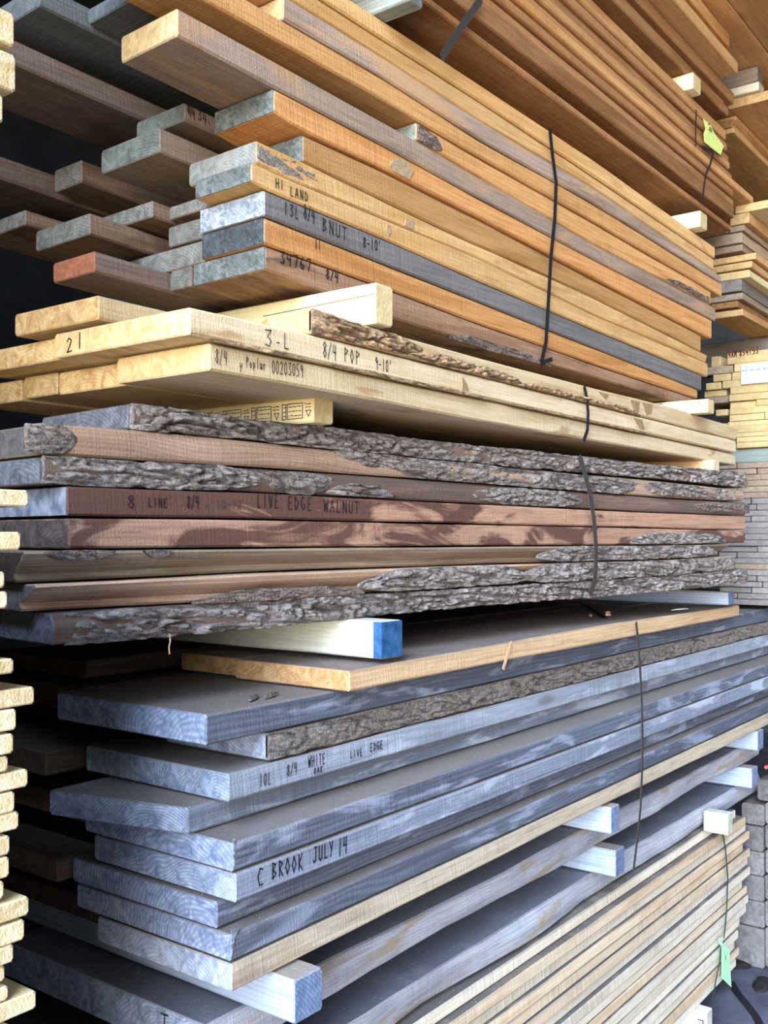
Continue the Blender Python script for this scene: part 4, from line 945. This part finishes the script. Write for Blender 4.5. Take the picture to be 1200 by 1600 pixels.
def tagmesh(label, mat, pk, y, outline, curl, marks=None, name='tag'):
    pts = [Vector(pk.world(pk.X(a, y), y - c, pk.z(a, b, y))) for (a, b), c in zip(outline, curl)]
    o0 = pts[0].copy(); n = len(pts); th = Vector((0, .0012, 0))
    v = [p - o0 for p in pts] + [p - o0 + th for p in pts]
    f = [tuple(range(n - 1, -1, -1)), tuple(range(n, 2 * n))] + [(i, (i + 1) % n, (i + 1) % n + n, i + n) for i in range(n)]
    o = meshobj(name, v, f, mat, o0); tag(o, label, 'tag')
    if marks:
        vv, ff = [], []
        for (p, q) in marks:
            a = Vector(pk.world(pk.X(p[0], y), y - .004, pk.z(*p, y))) - o0; b = Vector(pk.world(pk.X(q[0], y), y - .004, pk.z(*q, y))) - o0
            s_ = (b - a).cross(Vector((0, 1, 0))).normalized() * .0022; k = len(vv)
            vv += [a + s_, b + s_, b - s_, a - s_]; ff.append((k, k + 1, k + 2, k + 3))
        mm = meshobj('marking', vv, ff, 'ink', (0, 0, 0), 0, o); mm['label'] = 'dark marking'
    return o
tagmesh('yellow-green paper tag on the overhead reddish bundle', 'tag_yellow', PK0, 1.282, [(1099, 186), (1110, 194), (1116, 208), (1131, 228), (1126, 242), (1113, 232), (1101, 222), (1100, 208), (1103, 201)], [.0] * 9, [((1105, 193), (1108, 195)), ((1107, 199), (1111, 203)), ((1106, 202), (1111, 206))])
tagmesh('pale green tag hanging on the bottom stack strap', 'tag_green', PK0, YT - .022, [(1123, 1465), (1128, 1466), (1129, 1474), (1141, 1486), (1140, 1493), (1143, 1543), (1128, 1528), (1128, 1480), (1124, 1474)], [0.] * 9, [((1132, 1492), (1133, 1500))])
# ------------------------------------------------------------ loose bits
def chip(label, pos, L, w, h, rz, mat='chip', name='wood_chip', group=None, tilt=0.):
    v = []; n = 5
    for q in range(n + 1):
        k = q / n; s_ = math.sin(math.pi * (.08 + .84 * k)) ** .6
        for (a, b) in ((-1, 0), (1, 0), (.7, 1), (-.6, 1)):
            v.append((L * (k - .5), a * w / 2 * s_ + noise.noise(Vector((k * 5, pos[0] * 9, a))) * w * .3, h * b * s_ + .004 * math.sin(3 * k) * tilt))
    rs = [v[4 * q:4 * q + 4] for q in range(n + 1)]
    vv, ff = sweep(rs); ff = [tuple(reversed(k)) for k in ff]
    o = meshobj(name, vv, ff, mat, pos, rz); tag(o, label, 'wood chip', group); return o
def onzw(a, b, z, up=.001): x, y = PK0.onz(a, b, z); return PK0.world(x, y, z + up)
chip('pale splintered offcut on top of the orange-tan board near the strap', onzw(950, 962, -.2465), .05, .018, .014, .3)
chip('flat tan splinter beside the offcut on the orange-tan board', onzw(922, 962, -.2465), .09, .012, .006, .5)
chip('white sliver on the far end of the orange-tan board', onzw(1062, 953, -.2465), .10, .012, .004, -.2, 'dunnage_white')
chip('brown bark scrap on the second grey board, left of the orange-tan board', onzw(396, 1091, -.2985), .07, .014, .005, .6, 'bark_brown')
chip('narrow bark splinter on the second grey board', onzw(424, 1088, -.2985), .06, .008, .006, .3, 'bark_brown')
strap('splinter', 'pale splinter peeling off the front edge of the orange-tan board', 'chip', onY(PK0, 1.212, [(800, 1003), (797, 1012), (793, 1022), (790, 1033), (786, 1046)]), .010, cat='splinter')
strap('splinter', 'thin pale fibre hanging from the bottom walnut slab', 'chip', onY(PW, YW - .03, [(265, 990), (266, 1002), (264, 1012), (265, 1022)]), .002, cat='splinter')
fs = -EYE
def fz(a, b): x, y = PK0.onz(a, b, fs); return x, y
x_, y_ = fz(1192, 1512)
o = chip('torn brown bark slab on the floor at the bottom right', PK0.world(x_ + .12, y_ - .05, fs + .002), .62, .22, .05, .55, 'bark_brown', 'bark_slab')
for k, (a, b, L) in enumerate(((1165, 1497, .2), (1182, 1480, .16), (1150, 1510, .12), (1190, 1540, .14))):
    chip('dark scrap on the floor behind the green tag, %s of four from the back' % ORDN[(1, 0, 2, 3)[k]].replace('topmost', 'first'), PK0.world(*fz(a, b), fs + .001), L, .07, .02, 1.1 * k, 'dirt', 'floor_scrap', 'dark scraps on the floor')
strap('strap', 'black strap trailing across the floor at the bottom right', 'strap_black', [PK0.world(*fz(a, b), fs + .004) for a, b in ((1141, 1535), (1152, 1553), (1166, 1570), (1180, 1588), (1192, 1612))], .03, normal=(0, 0, 1))
